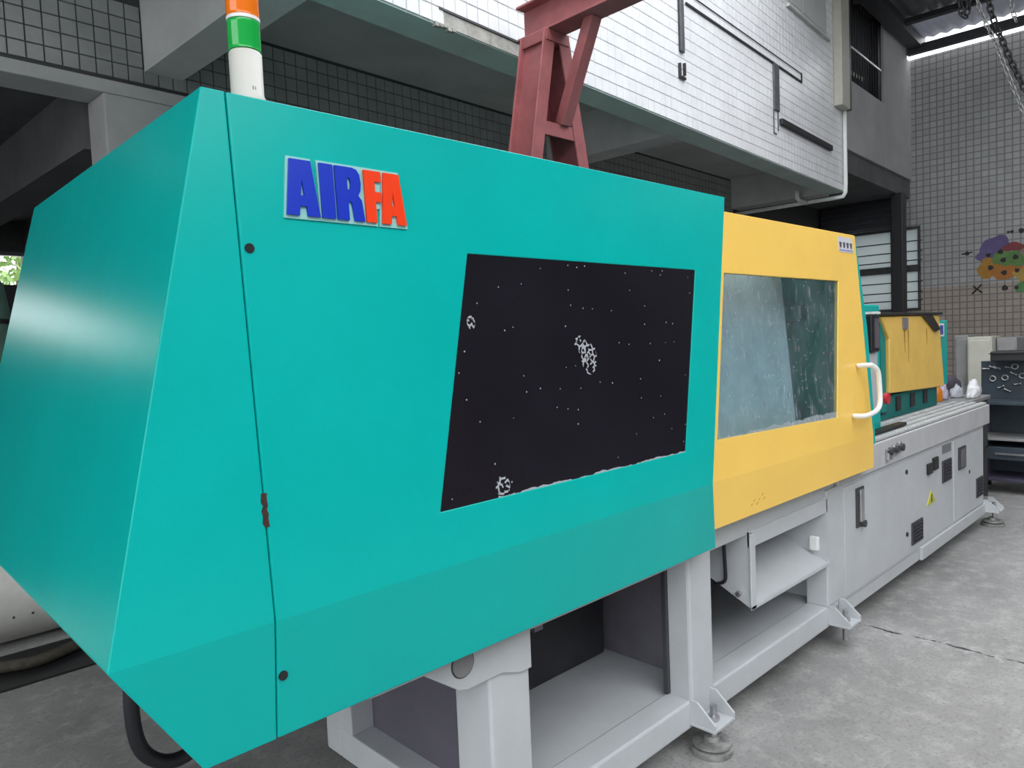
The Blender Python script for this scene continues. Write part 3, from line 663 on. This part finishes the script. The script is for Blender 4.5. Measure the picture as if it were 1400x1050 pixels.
box('inner_partition', (2.49, 2.50), (1.62, 2.30), (0.2, 0.75), inner, mc)
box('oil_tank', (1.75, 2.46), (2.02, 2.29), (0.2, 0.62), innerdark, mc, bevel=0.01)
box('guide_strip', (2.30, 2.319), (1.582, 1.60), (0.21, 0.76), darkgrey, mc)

# ---- discharge chute below the yellow door
ch = box('discharge_chute', (2.79, 3.58), (1.485, 1.50), (0.69, 0.76), machgrey, mc, bevel=0.003)
def yz_plate(name, x0, x1, pts, m_, par, bevel=0.0):
    return prism(name, [Vector((x0, y, z)) for y, z in pts], [Vector((x1, y, z)) for y, z in pts], m_, par, bevel)
yz_plate('chute_side', 2.79, 2.80, [(1.485, 0.428), (1.485, 0.77), (2.12, 0.77), (2.12, 0.75)], machgrey, ch)
yz_plate('chute_side', 3.565, 3.575, [(1.485, 0.428), (1.485, 0.77), (2.12, 0.77), (2.12, 0.75)], machgrey, ch)
yz_plate('chute_tray', 2.80, 3.565, [(1.487, 0.430), (1.487, 0.440), (2.12, 0.757), (2.12, 0.747)], machgrey, ch)
box('chute_flange', (2.782, 2.825), (1.478, 1.487), (0.425, 0.75), machgrey, ch, bevel=0.003)
boxes('chute_lip', [((2.782, 3.59), (1.478, 1.487), (0.424, 0.443))], machgrey, ch, bevel=0.003)
box('chute_shade_lid', (2.79, 3.575), (1.50, 2.12), (0.772, 0.78), machgrey, ch)  # lid added so the back of the chute stays dark
box('chute_back', (2.80, 3.565), (2.10, 2.12), (0.74, 0.80), machgrey, ch)
se = box('chute_sensor', (3.54, 3.566), (1.52, 1.565), (0.495, 0.565), white, ch, bevel=0.006)
lathe('chute_bolt', (2.79, 1.535, 0.488), [(0.03, -0.004), (0.03, 0.0)], machgrey, ch, n=20, axis='X')
lathe('chute_bolt', (2.775, 1.535, 0.488), [(0.012, -0.01), (0.012, 0.012)], steel, ch, n=6, axis='X', smooth=False)
tube('chute_cable', [(2.775, 1.60, 0.86), (2.776, 1.60, 0.7), (2.774, 1.595, 0.6), (2.778, 1.60, 0.53), (2.80, 1.66, 0.50)], 0.008, rubber, ch, n=8, sub=4)
box('chute_guard', (2.60, 2.79), (1.70, 1.712), (0.50, 0.80), machgrey, ch)

# ---- hydraulic hose under the end cover
tube('hydraulic_hose', [(0.66, 2.2, 0.98), (0.60, 2.2, 0.78), (0.583, 2.2, 0.62), (0.60, 2.2, 0.49), (0.665, 2.2, 0.425), (0.75, 2.2, 0.43), (0.86, 2.2, 0.52), (0.98, 2.2, 0.78)], 0.021, rubber, mc, n=12, sub=6)

# ---- bed with electric cabinet doors
bed = box('bed', (3.685, 6.545), (1.495, 2.44), (0.17, 0.80), machgrey, mc, bevel=0.01)
box('bed_plinth', (3.685, 6.545), (1.50, 2.43), (0.10, 0.17), machgrey, bed)
box('bed_ledge', (5.0, 6.56), (1.478, 1.50), (0.10, 0.185), machgrey, bed, bevel=0.006)
box('bed_corner_post', (3.575, 3.70), (1.487, 1.60), (0.205, 0.80), machgrey, bed, bevel=0.008)
cd = plate_y('cabinet_door', [(3.80, 0.775), (5.70, 0.775), (5.70, 0.195), (3.80, 0.195)], 1.489, 1.496, machgrey, bed, bevel=0.003)
cd2 = plate_y('cabinet_door', [(5.725, 0.775), (6.50, 0.775), (6.50, 0.195), (5.725, 0.195)], 1.486, 1.496, machgrey, bed, bevel=0.003)
def dlatch(par, x0, x1, z0, z1):
    a = box('latch', (x0, x1), (1.474, 1.489), (z0, z1), steel, par, bevel=0.006)
dl = box('door_latch', (3.945, 4.05), (1.480, 1.490), (0.53, 0.745), darkgrey, cd, bevel=0.004)
box('latch_handle', (3.972, 4.02), (1.468, 1.481), (0.56, 0.735), steel, cd, bevel=0.004)
lathe('latch_hook', (4.02, 1.475, 0.545), [(0.02, -0.012), (0.02, 0.012)], darkgrey, cd, n=14, axis='Y')
def vent(par, x0, x1, z0, z1):
    box('vent', (x0, x1), (1.480, 1.490), (z0, z1), darkgrey, par, bevel=0.004)
    n = 6
    for i in range(n):
        z = z0 + (z1 - z0) * (i + 0.7) / (n + 0.4)
        box('vent_slat', (x0 + 0.02, x1 - 0.02), (1.474, 1.481), (z - 0.006, z + 0.006), navy, par)
vent(cd, 4.825, 5.03, 0.235, 0.375); vent(cd, 5.455, 5.655, 0.52, 0.672); vent(cd2, 6.29, 6.47, 0.265, 0.415)
box('cable_slot', (5.82, 5.99), (1.474, 1.487), (0.555, 0.715), darkgrey, cd2, bevel=0.004); box('slot_plate', (5.85, 5.95), (1.468, 1.475), (0.57, 0.70), mat('slot_grey', (0.13, 0.13, 0.14), 0.5), cd2)
box('power_socket', (5.13, 5.21), (1.472, 1.490), (0.63, 0.70), black, cd, bevel=0.004); box('power_socket', (5.245, 5.34), (1.472, 1.490), (0.64, 0.725), black, cd, bevel=0.006)
box('rating_plate', (5.46, 5.655), (1.484, 1.490), (0.72, 0.775), mat('plate_dark', (0.17, 0.17, 0.17), 0.5), cd)
tri = plate_y('warning_triangle', [(5.13, 0.428), (5.295, 0.432), (5.215, 0.515)], 1.484, 1.4895, mat('warning_yellow', (0.50, 0.48, 0.05), 0.5), cd)
plate_y('warning_bolt', [(5.205, 0.44), (5.225, 0.44), (5.222, 0.492), (5.210, 0.492)], 1.4825, 1.4845, black, cd)
for (x, z) in ((4.745, 0.71), (4.745, 0.325), (6.11, 0.50)):
    lathe('keyhole', (x, 1.486, z), [(0.014, -0.004), (0.014, 0.006)], black, cd, n=12, axis='Y')
# bed top with rails
tp = box('bed_top', (3.70, 6.66), (1.478, 2.46), (0.802, 0.952), mat('bed_top_grey', (0.50, 0.50, 0.51), 0.45, var=0.12, scale=6), mc, bevel=0.006)
box('rail_bed', (4.12, 6.64), (1.49, 1.76), (0.9522, 0.9545), darkgrey, tp)
for i, y in enumerate((1.495, 1.56, 1.625, 1.69)):
    r_ = boxes('slide_rail', [((4.12, 6.64), (y, y + 0.034), (0.955, 0.968))] + [((4.14 + k * 0.05, 4.165 + k * 0.05), (y + 0.004, y + 0.034), (0.968, 0.973)) for k in range(50)], railm, tp)
for i in range(3):
    box('hose_coupling', (4.36 + i * 0.09, 4.40 + i * 0.09), (1.455, 1.478), (0.835 + 0.012 * i, 0.905 + 0.008 * i), steel, tp, bevel=0.006)
    lathe('coupling_cap', (4.38 + i * 0.09, 1.455, 0.89), [(0.022, -0.015), (0.022, 0.01)], darkgrey, tp, n=12, axis='Y')
box('rail_cover', (4.3, 4.95), (1.545, 1.60), (0.972, 0.992), black, tp, bevel=0.006)

# ---- control panel beside the nozzle guard
ng = box('nozzle_guard', (4.30, 4.95), (1.70, 2.50), (0.955, 1.74), teal, mc, bevel=0.01)
cpn = box('control_panel', (4.48, 4.60), (1.58, 1.66), (1.45, 1.675), black, mc, bevel=0.01)
box('screen', (4.51, 4.575), (1.574, 1.581), (1.475, 1.65), mat('screen_dark', (0.10, 0.09, 0.11), 0.2), cpn)
box('panel_top_edge', (4.48, 4.60), (1.575, 1.66), (1.676, 1.69), white, cpn)
box('panel_stand', (4.50, 4.62), (1.60, 1.66), (1.10, 1.45), machgrey, mc, bevel=0.008)
box('stand_foot', (4.46, 4.66), (1.60, 1.78), (0.955, 1.10), teal, mc, bevel=0.008)
lathe('emergency_button', (4.66, 1.555, 1.165), [(0.035, 0.0), (0.035, 0.02), (0.016, 0.021), (0.016, 0.05)], redp, mc, n=18, axis='Y')

# ---- injection unit
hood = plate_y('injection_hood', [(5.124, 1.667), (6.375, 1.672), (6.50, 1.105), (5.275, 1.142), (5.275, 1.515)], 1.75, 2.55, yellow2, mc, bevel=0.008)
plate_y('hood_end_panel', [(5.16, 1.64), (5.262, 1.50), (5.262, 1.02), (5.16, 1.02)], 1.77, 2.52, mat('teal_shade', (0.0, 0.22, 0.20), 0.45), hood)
box('hood_lid', (5.05, 6.42), (1.735, 2.56), (1.673, 1.693), black, hood, bevel=0.006)
plate_y('hood_strap', [(5.93, 1.672), (6.16, 1.672), (6.36, 1.56), (6.24, 1.545)], 1.735, 1.749, black, hood)
plate_y('hood_clip', [(5.53, 1.655), (5.62, 1.655), (5.62, 1.575), (5.53, 1.575)], 1.738, 1.749, mat('clip_grey', (0.18, 0.17, 0.2), 0.5), hood)
for i, (x, l) in enumerate(((5.56, .16), (5.64, .24), (6.05, .12))):
    plate_y('grease_streak', [(x, 1.57), (x + 0.022, 1.57), (x + 0.014, 1.57 - l)], 1.7475, 1.7495, mat('grease', (0.48, 0.27, 0.05), 0.5, var=0.3, scale=20), hood)
box('injection_drive', (6.42, 6.78), (1.80, 2.5), (1.10, 1.63), teal, mc, bevel=0.012)
lb = box('drive_label', (6.45, 6.66), (1.793, 1.80), (1.50, 1.605), white, mc)
for q in ((6.47, 6.52), (6.55, 6.63)):
    box('label_print', q, (1.791, 1.7935), (1.515, 1.59), mat('label_blue', (0.05, 0.08, 0.35), 0.5), lb)
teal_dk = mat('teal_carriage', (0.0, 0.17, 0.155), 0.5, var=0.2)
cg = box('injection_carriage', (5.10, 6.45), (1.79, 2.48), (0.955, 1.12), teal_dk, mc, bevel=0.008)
for k in range(4):
    box('carriage_slot', (5.2 + k * 0.3, 5.29 + k * 0.3), (1.780, 1.792), (1.0, 1.10), black, cg, bevel=0.004)
# levelling feet
def foot(x, y=1.492, pad=True):
    f = empty('levelling_foot', (x, y - 0.05, 0)); 
    f.parent = mc; f.matrix_parent_inverse = Matrix.Translation(-WL[mc.name])
    box('bracket_plate', (x - 0.075, x + 0.075), (y - 0.105, y), (0.115, 0.127), machgrey, f, bevel=0.002)
    for s in (-1, 1):
        xx = x + s * 0.068
        prism('bracket_rib', [Vector((xx - 0.005, y, 0.127)), Vector((xx - 0.005, y, 0.212)), Vector((xx - 0.005, y - 0.03, 0.212)), Vector((xx - 0.005, y - 0.105, 0.145)), Vector((xx - 0.005, y - 0.105, 0.127))],
              [Vector((xx + 0.005, y, 0.127)), Vector((xx + 0.005, y, 0.212)), Vector((xx + 0.005, y - 0.03, 0.212)), Vector((xx + 0.005, y - 0.105, 0.145)), Vector((xx + 0.005, y - 0.105, 0.127))], machgrey, f)
    lathe('bolt', (x, y - 0.055, 0.03), [(0.013, 0.0), (0.013, 0.155)], steel, f, n=12)
    lathe('nut', (x, y - 0.055, 0.127), [(0.024, 0.0), (0.024, 0.018)], steel, f, n=6, smooth=False)
    if not pad: return
    cp = mat('cast_pad', (0.34, 0.34, 0.33), 0.5, metal=0.3, var=0.5, scale=25)
    lathe('pad', (x, y - 0.045, 0.0), [(0.078, 0.0), (0.080, 0.006), (0.080, 0.022), (0.066, 0.026)], cp, f, n=28)
    lathe('pad_cap', (x, y - 0.045, 0.026), [(0.050, 0.0), (0.074, 0.008), (0.074, 0.018), (0.030, 0.022), (0.028, 0.04), (0.014, 0.042)], cp, f, n=28)
for x, pd in ((2.385, True), (3.655, False), (6.60, True)): foot(x, pad=pd)

# ================================================================== RED CRANE
cr_ = empty('gantry_crane', (3.45, 3.15, 0))
tag(cr_, 'dark red steel gantry crane with a-frame legs behind the teal cover', 'crane')
def hbar(name, p0, p1, wx, wy, par):
    """channel-like flat leg from p0 to p1, width wx (X) and depth wy (Y)"""
    (xa, ya, za), (xb, yb, zb) = p0, p1
    V = []
    for (x, y, z) in (p0, p1):
        V += [(x - wx/2, y - wy/2, z), (x + wx/2, y - wy/2, z), (x + wx/2, y + wy/2, z), (x - wx/2, y + wy/2, z)]
    return mesh(name, V, BF, crane_red, par, bevel=0.004)
def aframe(par, yc):
    for s, (xb_, xt) in ((-1, (2.68, 3.395)), (1, (4.20, 3.515))):
        leg = hbar('leg', (xb_, yc, 0.0), (xt, yc, 3.50), 0.02, 0.20, par)
        hbar('leg_flange', (xb_ - 0.0, yc - 0.10, 0.0), (xt, yc - 0.10, 3.50), 0.10, 0.014, leg)
        hbar('leg_flange', (xb_ - 0.0, yc + 0.10, 0.0), (xt, yc + 0.10, 3.50), 0.10, 0.014, leg)
        box('foot_plate', (xb_ - 0.12, xb_ + 0.12), (yc - 0.15, yc + 0.15), (0, 0.015), crane_red, leg)
    for z in (2.93, 1.2):
        k = (3.5 - z) / 3.5; a = 3.395 - 0.715 * k; c_ = 3.515 + 0.685 * k
        box('cross_tie', (a, c_), (yc - 0.1, yc + 0.1), (z, z + 0.012), crane_red, par)
        box('cross_tie_web', (a, c_), (yc - 0.1, yc - 0.088), (z - 0.07, z), crane_red, par)
    box('head_plate', (3.35, 3.56), (yc - 0.115, yc + 0.115), (3.43, 3.50), crane_red, par, bevel=0.004)
aframe(cr_, 3.15); aframe(cr_, -2.2)
bm_ = box('beam_web', (3.445, 3.46), (-2.5, 3.31), (3.515, 3.70), crane_red, cr_)
box('beam_flange', (3.37, 3.535), (-2.5, 3.31), (3.50, 3.515), crane_red, cr_, bevel=0.003)
box('beam_flange', (3.37, 3.535), (-2.5, 3.31), (3.70, 3.715), crane_red, cr_, bevel=0.003)
def strut(name, p0, p1, w_, h_, par):
    p0 = Vector(p0); p1 = Vector(p1); d = (p1 - p0).normalized(); a = Vector((1, 0, 0)); a = (a - d * a.dot(d)).normalized(); c_ = d.cross(a)
    V = []
    for p in (p0, p1):
        for (i, j) in ((-1, -1), (1, -1), (1, 1), (-1, 1)): V.append(p + a * i * w_ / 2 + c_ * j * h_ / 2)
    return mesh(name, V, BF, crane_red, par, bevel=0.004)
strut('brace', (3.50, 3.06, 2.95), (3.475, 2.77, 3.51), 0.085, 0.07, cr_)

# ================================================================== THINGS AROUND
# chains hanging from the far roof
def chain(path, pitch, wid, r, m_, label, sub=8):
    P = smooth_path(path, sub); L = [0]
    for i in range(1, len(P)): L.append(L[-1] + (P[i] - P[i - 1]).length)
    n = int(L[-1] / pitch); V, F = [], []
    for k in range(n):
        s = (k + 0.5) * pitch; i = max(j for j in range(len(L)) if L[j] <= s); i = min(i, len(P) - 2)
        t_ = (s - L[i]) / max(1e-6, L[i + 1] - L[i]); c = P[i].lerp(P[i + 1], t_); d = (P[i + 1] - P[i]).normalized()
        a = d.cross(Vector((0.3, 1, 0.1))).normalized(); b2 = d.cross(a)
        w_ = a if k % 2 else b2
        loop = []
        hl = pitch * 0.68; hw = wid / 2
        for q in range(10):
            an = 2 * pi * q / 10; x = math.cos(an); y = math.sin(an)
            loop.append(c + d * (hl - hw + 0) * (1 if x > 0.01 else -1 if x < -0.01 else 0) + d * hw * x + w_ * hw * y)
        v, f = tube_geo(loop, r, 5, closed=True); kk = len(V); V += v; F += [tuple(i2 + kk for i2 in ff) for ff in f]
    o = mesh('hanging_chain', V, F, m_, smooth=True)
    return tag(o, label, 'chain', 'chains under the far roof')
galv = mat('galvanised_chain', (0.50, 0.50, 0.48), 0.4, metal=0.6, var=0.3, scale=30)
dkch = mat('dark_chain', (0.06, 0.06, 0.06), 0.45, metal=0.4, var=0.4, scale=30)
chain([(10.70, 2.52, 6.42), (10.732, 2.49, 5.593), (10.856, 2.325, 5.039), (11.043, 2.074, 4.163), (11.15, 1.9, 3.6), (11.3, 1.6, 3.3), (11.5, 1.1, 3.9), (11.7, 0.6, 6.42)], 0.062, 0.045, 0.008, galv, 'bright galvanised chain hanging slack from the far roof')
chain([(10.80, 2.42, 6.42), (10.83, 2.395, 5.587), (10.938, 2.242, 4.989), (11.066, 2.078, 4.499), (11.2, 1.85, 3.9), (11.4, 1.4, 4.0), (11.6, 0.9, 6.42)], 0.075, 0.06, 0.012, dkch, 'dark heavy chain hanging beside the bright chain')
chain([(10.98, 2.26, 6.42), (11.032, 2.199, 5.575), (11.058, 2.151, 5.30)], 0.062, 0.045, 0.008, galv, 'short pale chain end hanging under the translucent roof strip')
chain([(10.56, 2.66, 6.42), (10.575, 2.642, 5.602), (10.60, 2.615, 5.43), (10.64, 2.58, 5.46), (10.66, 2.57, 5.7), (10.66, 2.57, 6.42)], 0.075, 0.06, 0.012, dkch, 'dark chain loop hanging under the dark roof sheet')

# workbench with tool board
wbn = empty('tool_trolley', (8.05, 1.65, 0)); tag(wbn, 'dark blue steel tool trolley with pegboard beyond the machine bed', 'trolley')
box('pegboard', (8.25, 8.27), (1.36, 1.90), (0.86, 1.22), darkblue, wbn)
box('top_shelf', (7.85, 8.30), (1.30, 1.86), (0.83, 0.86), darkblue, wbn, bevel=0.004)
for (x, y) in ((7.87, 1.315), (8.28, 1.315), (7.87, 1.845), (8.28, 1.845)):
    box('upright', (x - 0.02, x + 0.02), (y - 0.02, y + 0.02), (0.10, 0.83), purple_dk, wbn)
    lathe('caster', (x, y, 0.045), [(0.045, -0.018), (0.045, 0.018)], rubber, wbn, n=16, axis='Y')
    box('caster_fork', (x - 0.02, x + 0.02), (y - 0.026, y + 0.026), (0.085, 0.10), steel, wbn)
box('drawer', (7.86, 8.28), (1.33, 1.83), (0.32, 0.44), darkblue, wbn, bevel=0.006)
box('lower_shelf', (7.85, 8.30), (1.30, 1.86), (0.12, 0.15), purple_dk, wbn, bevel=0.004)
box('mid_shelf', (7.85, 8.30), (1.30, 1.86), (0.50, 0.52), greybox, wbn, bevel=0.003)
box('back_panel', (8.285, 8.295), (1.32, 1.86), (0.15, 0.83), darkblue, wbn)
box('drawer_handle', (7.845, 7.86), (1.45, 1.70), (0.37, 0.385), steel, wbn)
tl = [(1.858, 1.146), (1.80, 1.16), (1.62, 1.168), (1.764, 1.155), (1.67, 1.16), (1.56, 1.08), (1.632, 1.10), (1.60, 1.0), (1.70, 1.06), (1.682, 0.94), (1.735, 0.97), (1.80, 1.05)]
for i, (y, z) in enumerate(tl):
    if i % 3 == 2:
        V, F = tube_geo([(8.235, y + 0.025 * math.cos(a), z + 0.025 * math.sin(a)) for a in [2 * pi * k / 12 for k in range(12)]], 0.007, 6, closed=True)
        o = mesh('ring_tool', V, F, steel, smooth=True)
        tag(o, 'small steel ring hung on the dark blue pegboard', 'tool', 'tools on the pegboard')
    else:
        an = 0.5 * math.sin(i * 2.3); dy, dz = 0.03 * math.cos(an), 0.03 * math.sin(an)
        V, F = tube_geo([(8.236, y - dy, z - dz), (8.236, y - dy * .6, z - dz * .6), (8.236, y + dy * .6, z + dz * .6), (8.236, y + dy, z + dz)], [0.012, 0.006, 0.006, 0.012], 6)
        o = mesh('spanner', V, F, steel, smooth=True)
        tag(o, 'short steel spanner hung on the dark blue pegboard', 'tool', 'tools on the pegboard')
tb = box('toolbox', (8.05, 8.35), (1.42, 1.78), (1.225, 1.32), mat('toolbox_black', (0.02, 0.02, 0.021), 0.5), bevel=0.01)
tag(tb, 'black steel box above the pegboard', 'box')
box('box_lip', (8.04, 8.36), (1.41, 1.79), (1.295, 1.302), black, tb)

# grey cabinets behind the injection unit
for nm, x, y0, y1, z1, mm, lab in (('control_cabinet', 9.4, 2.06, 2.30, 1.44, cream, 'cream switch cabinet behind the injection unit'), ('control_cabinet', 9.55, 1.86, 2.05, 1.42, greybox, 'dark grey switch cabinet beside the cream one'), ('control_cabinet', 9.5, 2.31, 2.45, 1.46, greybox, 'narrow grey cabinet half hidden by the yellow hood')):
    e_ = empty(nm, (x + 0.2, (y0 + y1) / 2, 0)); tag(e_, lab, 'cabinet')
    box('body', (x, x + 0.4), (y0, y1), (0.08, z1), mm, e_, bevel=0.008)
    box('door', (x - 0.012, x), (y0 + 0.015, y1 - 0.015), (0.12, z1 - 0.04), mm, e_, bevel=0.004)
    box('plinth', (x + 0.02, x + 0.38), (y0 + 0.01, y1 - 0.01), (0, 0.08), black, e_)
    box('door_handle', (x - 0.025, x - 0.012), (y0 + 0.03, y0 + 0.045), (0.9, 1.02), steel, e_)

# rags and small parts on the end of the bed
def lump(name, c, r, m_, label, cat, seed, flat=0.6, group=None):
    bm = bmesh.new(); bmesh.ops.create_icosphere(bm, subdivisions=3, radius=1.0); rnd = random.Random(seed)
    ph = [rnd.random() * 6 for _ in range(9)]
    for v in bm.verts:
        p = v.co.copy()
        k = 1 + 0.16 * math.sin(5 * p.x + ph[0]) * math.cos(4 * p.y + ph[1]) + 0.12 * math.sin(9 * p.y + ph[2] + 3 * p.z) + 0.10 * math.sin(13 * p.x + 7 * p.z + ph[3])
        v.co = Vector((p.x * r[0] * k, p.y * r[1] * k, max(-0.15, p.z) * r[2] * k))
    zmin = min(v.co.z for v in bm.verts)
    me = bpy.data.meshes.new(name); 
    for v in bm.verts: v.co.z -= zmin
    bm.to_mesh(me); bm.free(); me.materials.append(m_)
    for p in me.polygons: p.use_smooth = True
    o = bpy.data.objects.new(name, me); o.location = Vector(c); link(o); tag(o, label, cat, group); return o
bench = empty('side_bench', (7.25, 1.75, 0)); tag(bench, 'low grey steel bench at the end of the machine bed', 'bench')
box('bench_top', (6.80, 7.75), (1.71, 2.25), (0.90, 0.935), greybox, bench, bevel=0.006)
for (x, y) in ((6.84, 1.75), (7.71, 1.75), (6.84, 2.21), (7.71, 2.21)):
    box('leg', (x - 0.02, x + 0.02), (y - 0.02, y + 0.02), (0, 0.90), darkgrey, bench)
box('bench_shelf', (6.82, 7.73), (1.73, 2.23), (0.45, 0.47), darkgrey, bench)
rg = mat('grey_rag', (0.42, 0.43, 0.47), 0.9, var=0.4, scale=14); rgw = mat('white_rag', (0.66, 0.66, 0.68), 0.9, var=0.2, scale=14); rgd = mat('dark_rag', (0.06, 0.05, 0.07), 0.9, var=0.4, scale=14)
lump('rag', (7.38, 1.89, 0.936), (0.10, 0.045, 0.09), rg, 'crumpled grey rag on the bench end', 'rag', 1)
lump('rag', (7.40, 1.765, 0.936), (0.15, 0.04, 0.07), rgw, 'crumpled white rag beside the grey one', 'rag', 2)
lump('rag', (7.62, 1.99, 0.936), (0.09, 0.06, 0.15), rgd, 'dark oily rag heap behind the pale rags', 'rag', 3)
lump('cloth_bundle', (7.64, 1.82, 0.936), (0.07, 0.05, 0.11), rgw, 'white cloth bundle beside the dark rag heap', 'cloth', 4)
lump('red_cloth', (7.62, 2.13, 0.936), (0.06, 0.04, 0.22), mat('red_cloth', (0.45, 0.02, 0.06), 0.8, var=0.2), 'red cloth standing behind the rags', 'cloth', 5)
ob_ = lathe('lubricant_bottle', (6.96, 1.94, 0.936), [(0.045, 0), (0.05, 0.01), (0.05, 0.09), (0.03, 0.12), (0.015, 0.125), (0.015, 0.15)], mat('orange_plastic', (0.75, 0.22, 0.01), 0.35), None, n=20)
tag(ob_, 'small orange plastic bottle at the end of the bed', 'bottle')
o = lump('wrapped_part', (7.12, 1.93, 0.936), (0.05, 0.04, 0.12), mat('lilac_plastic', (0.40, 0.36, 0.46), 0.5, var=0.2), 'pale lilac wrapped part beside the orange bottle', 'part', 6)

# tank lying behind the machine end
TY = 5.0
tk = lathe('air_receiver', (-1.2, TY, 0.265), [(0.06, -0.12), (0.16, -0.09), (0.225, -0.04), (0.25, 0.02), (0.25, 2.3), (0.225, 2.36), (0.16, 2.41), (0.06, 2.44)], mat('ivory_tank_paint', (0.66, 0.65, 0.60), 0.45, var=0.15, scale=6), None, n=40, axis='X')
tag(tk, 'cream cylindrical tank lying on the floor behind the machine end', 'tank')
for i in range(24):
    a = pi + 0.25
    lathe('rivet', (-1.0 + i * 0.09, TY + 0.250 * math.cos(a), 0.265 + 0.250 * math.sin(a)), [(0.007, -0.004), (0.007, 0.002)], darkgrey, tk, n=8, axis='Y')
for x in (-0.9, 1.02):
    box('saddle', (x, x + 0.12), (TY - 0.19, TY + 0.19), (0.0, 0.10), black, tk)
mt_ = box('shadow_sheet', (-1.3, 1.02), (4.24, 4.745), (0.0, 0.012), black, bevel=0.004)  # black sheet drawn in place of the shadow before the tank
tag(mt_, 'black sheet put in for the shadow on the floor before the cream tank', 'mat')
tube('floor_hose', [(-1.1, 4.40, 0.042), (-0.4, 4.46, 0.042), (0.1, 4.42, 0.042), (0.5, 4.50, 0.042), (0.75, 4.43, 0.042), (0.98, 4.52, 0.042)], 0.03, mat('dirty_hose', (0.055, 0.048, 0.033), 0.8, var=0.5, scale=20), None, n=10, sub=6)
tag(bpy.data.objects['floor_hose'], 'dirty brown hose lying on the black shadow sheet', 'hose')
vt = lathe('pressure_vessel', (0.74, 5.62, 0.0), [(0.12, 0.0), (0.21, 0.01), (0.21, 1.95), (0.19, 2.10), (0.12, 2.22), (0.03, 2.27)], mat('dark_green_paint', (0.08, 0.16, 0.13), 0.4, var=0.2), None, n=28)
tag(vt, 'dark green upright vessel behind the teal end cover', 'tank')
for z in (0.4, 1.2, 1.85):
    lathe('band', (0.74, 5.62, z), [(0.214, 0.0), (0.214, 0.03)], black, vt, n=28)

# tree outside, seen through the high window of the dark room
tr_ = empty('tree', (3.0, 16.5, 0)); tag(tr_, 'green tree standing outside the high back window', 'tree')
tube('trunk', [(3.0, 16.5, 0), (3.02, 16.5, 1.4), (2.95, 16.5, 2.6), (3.0, 16.5, 3.6)], [0.10, 0.085, 0.06, 0.03], mat('bark', (0.10, 0.075, 0.05), 0.9, var=0.4, scale=20), tr_, n=8)
V, F = [], []; rnd = random.Random(3)
for i in range(900):
    a = rnd.random() * 2 * pi; c = rnd.uniform(-1, 1); r = rnd.random() ** 0.4
    p = Vector((3.0 + 1.5 * r * math.cos(a) * math.sqrt(1 - c * c), 16.5 + 1.3 * r * math.sin(a) * math.sqrt(1 - c * c), 3.3 + 1.2 * r * c))
    d1 = Vector((rnd.uniform(-1, 1), rnd.uniform(-1, 1), rnd.uniform(-1, 1))).normalized(); d2 = d1.cross(Vector((rnd.uniform(-1, 1), rnd.uniform(-1, 1), 0.3))).normalized()
    k = len(V); l = rnd.uniform(0.07, 0.13)
    V += [p - d1 * l, p + d2 * l * 0.45, p + d1 * l, p - d2 * l * 0.45]; F.append((k, k + 1, k + 2, k + 3))
crn = mesh('crown', V, F, mat('leaf_green', (0.22, 0.36, 0.10), 0.6, var=0.4, scale=6), tr_, recalc=False); crn['kind'] = 'stuff'
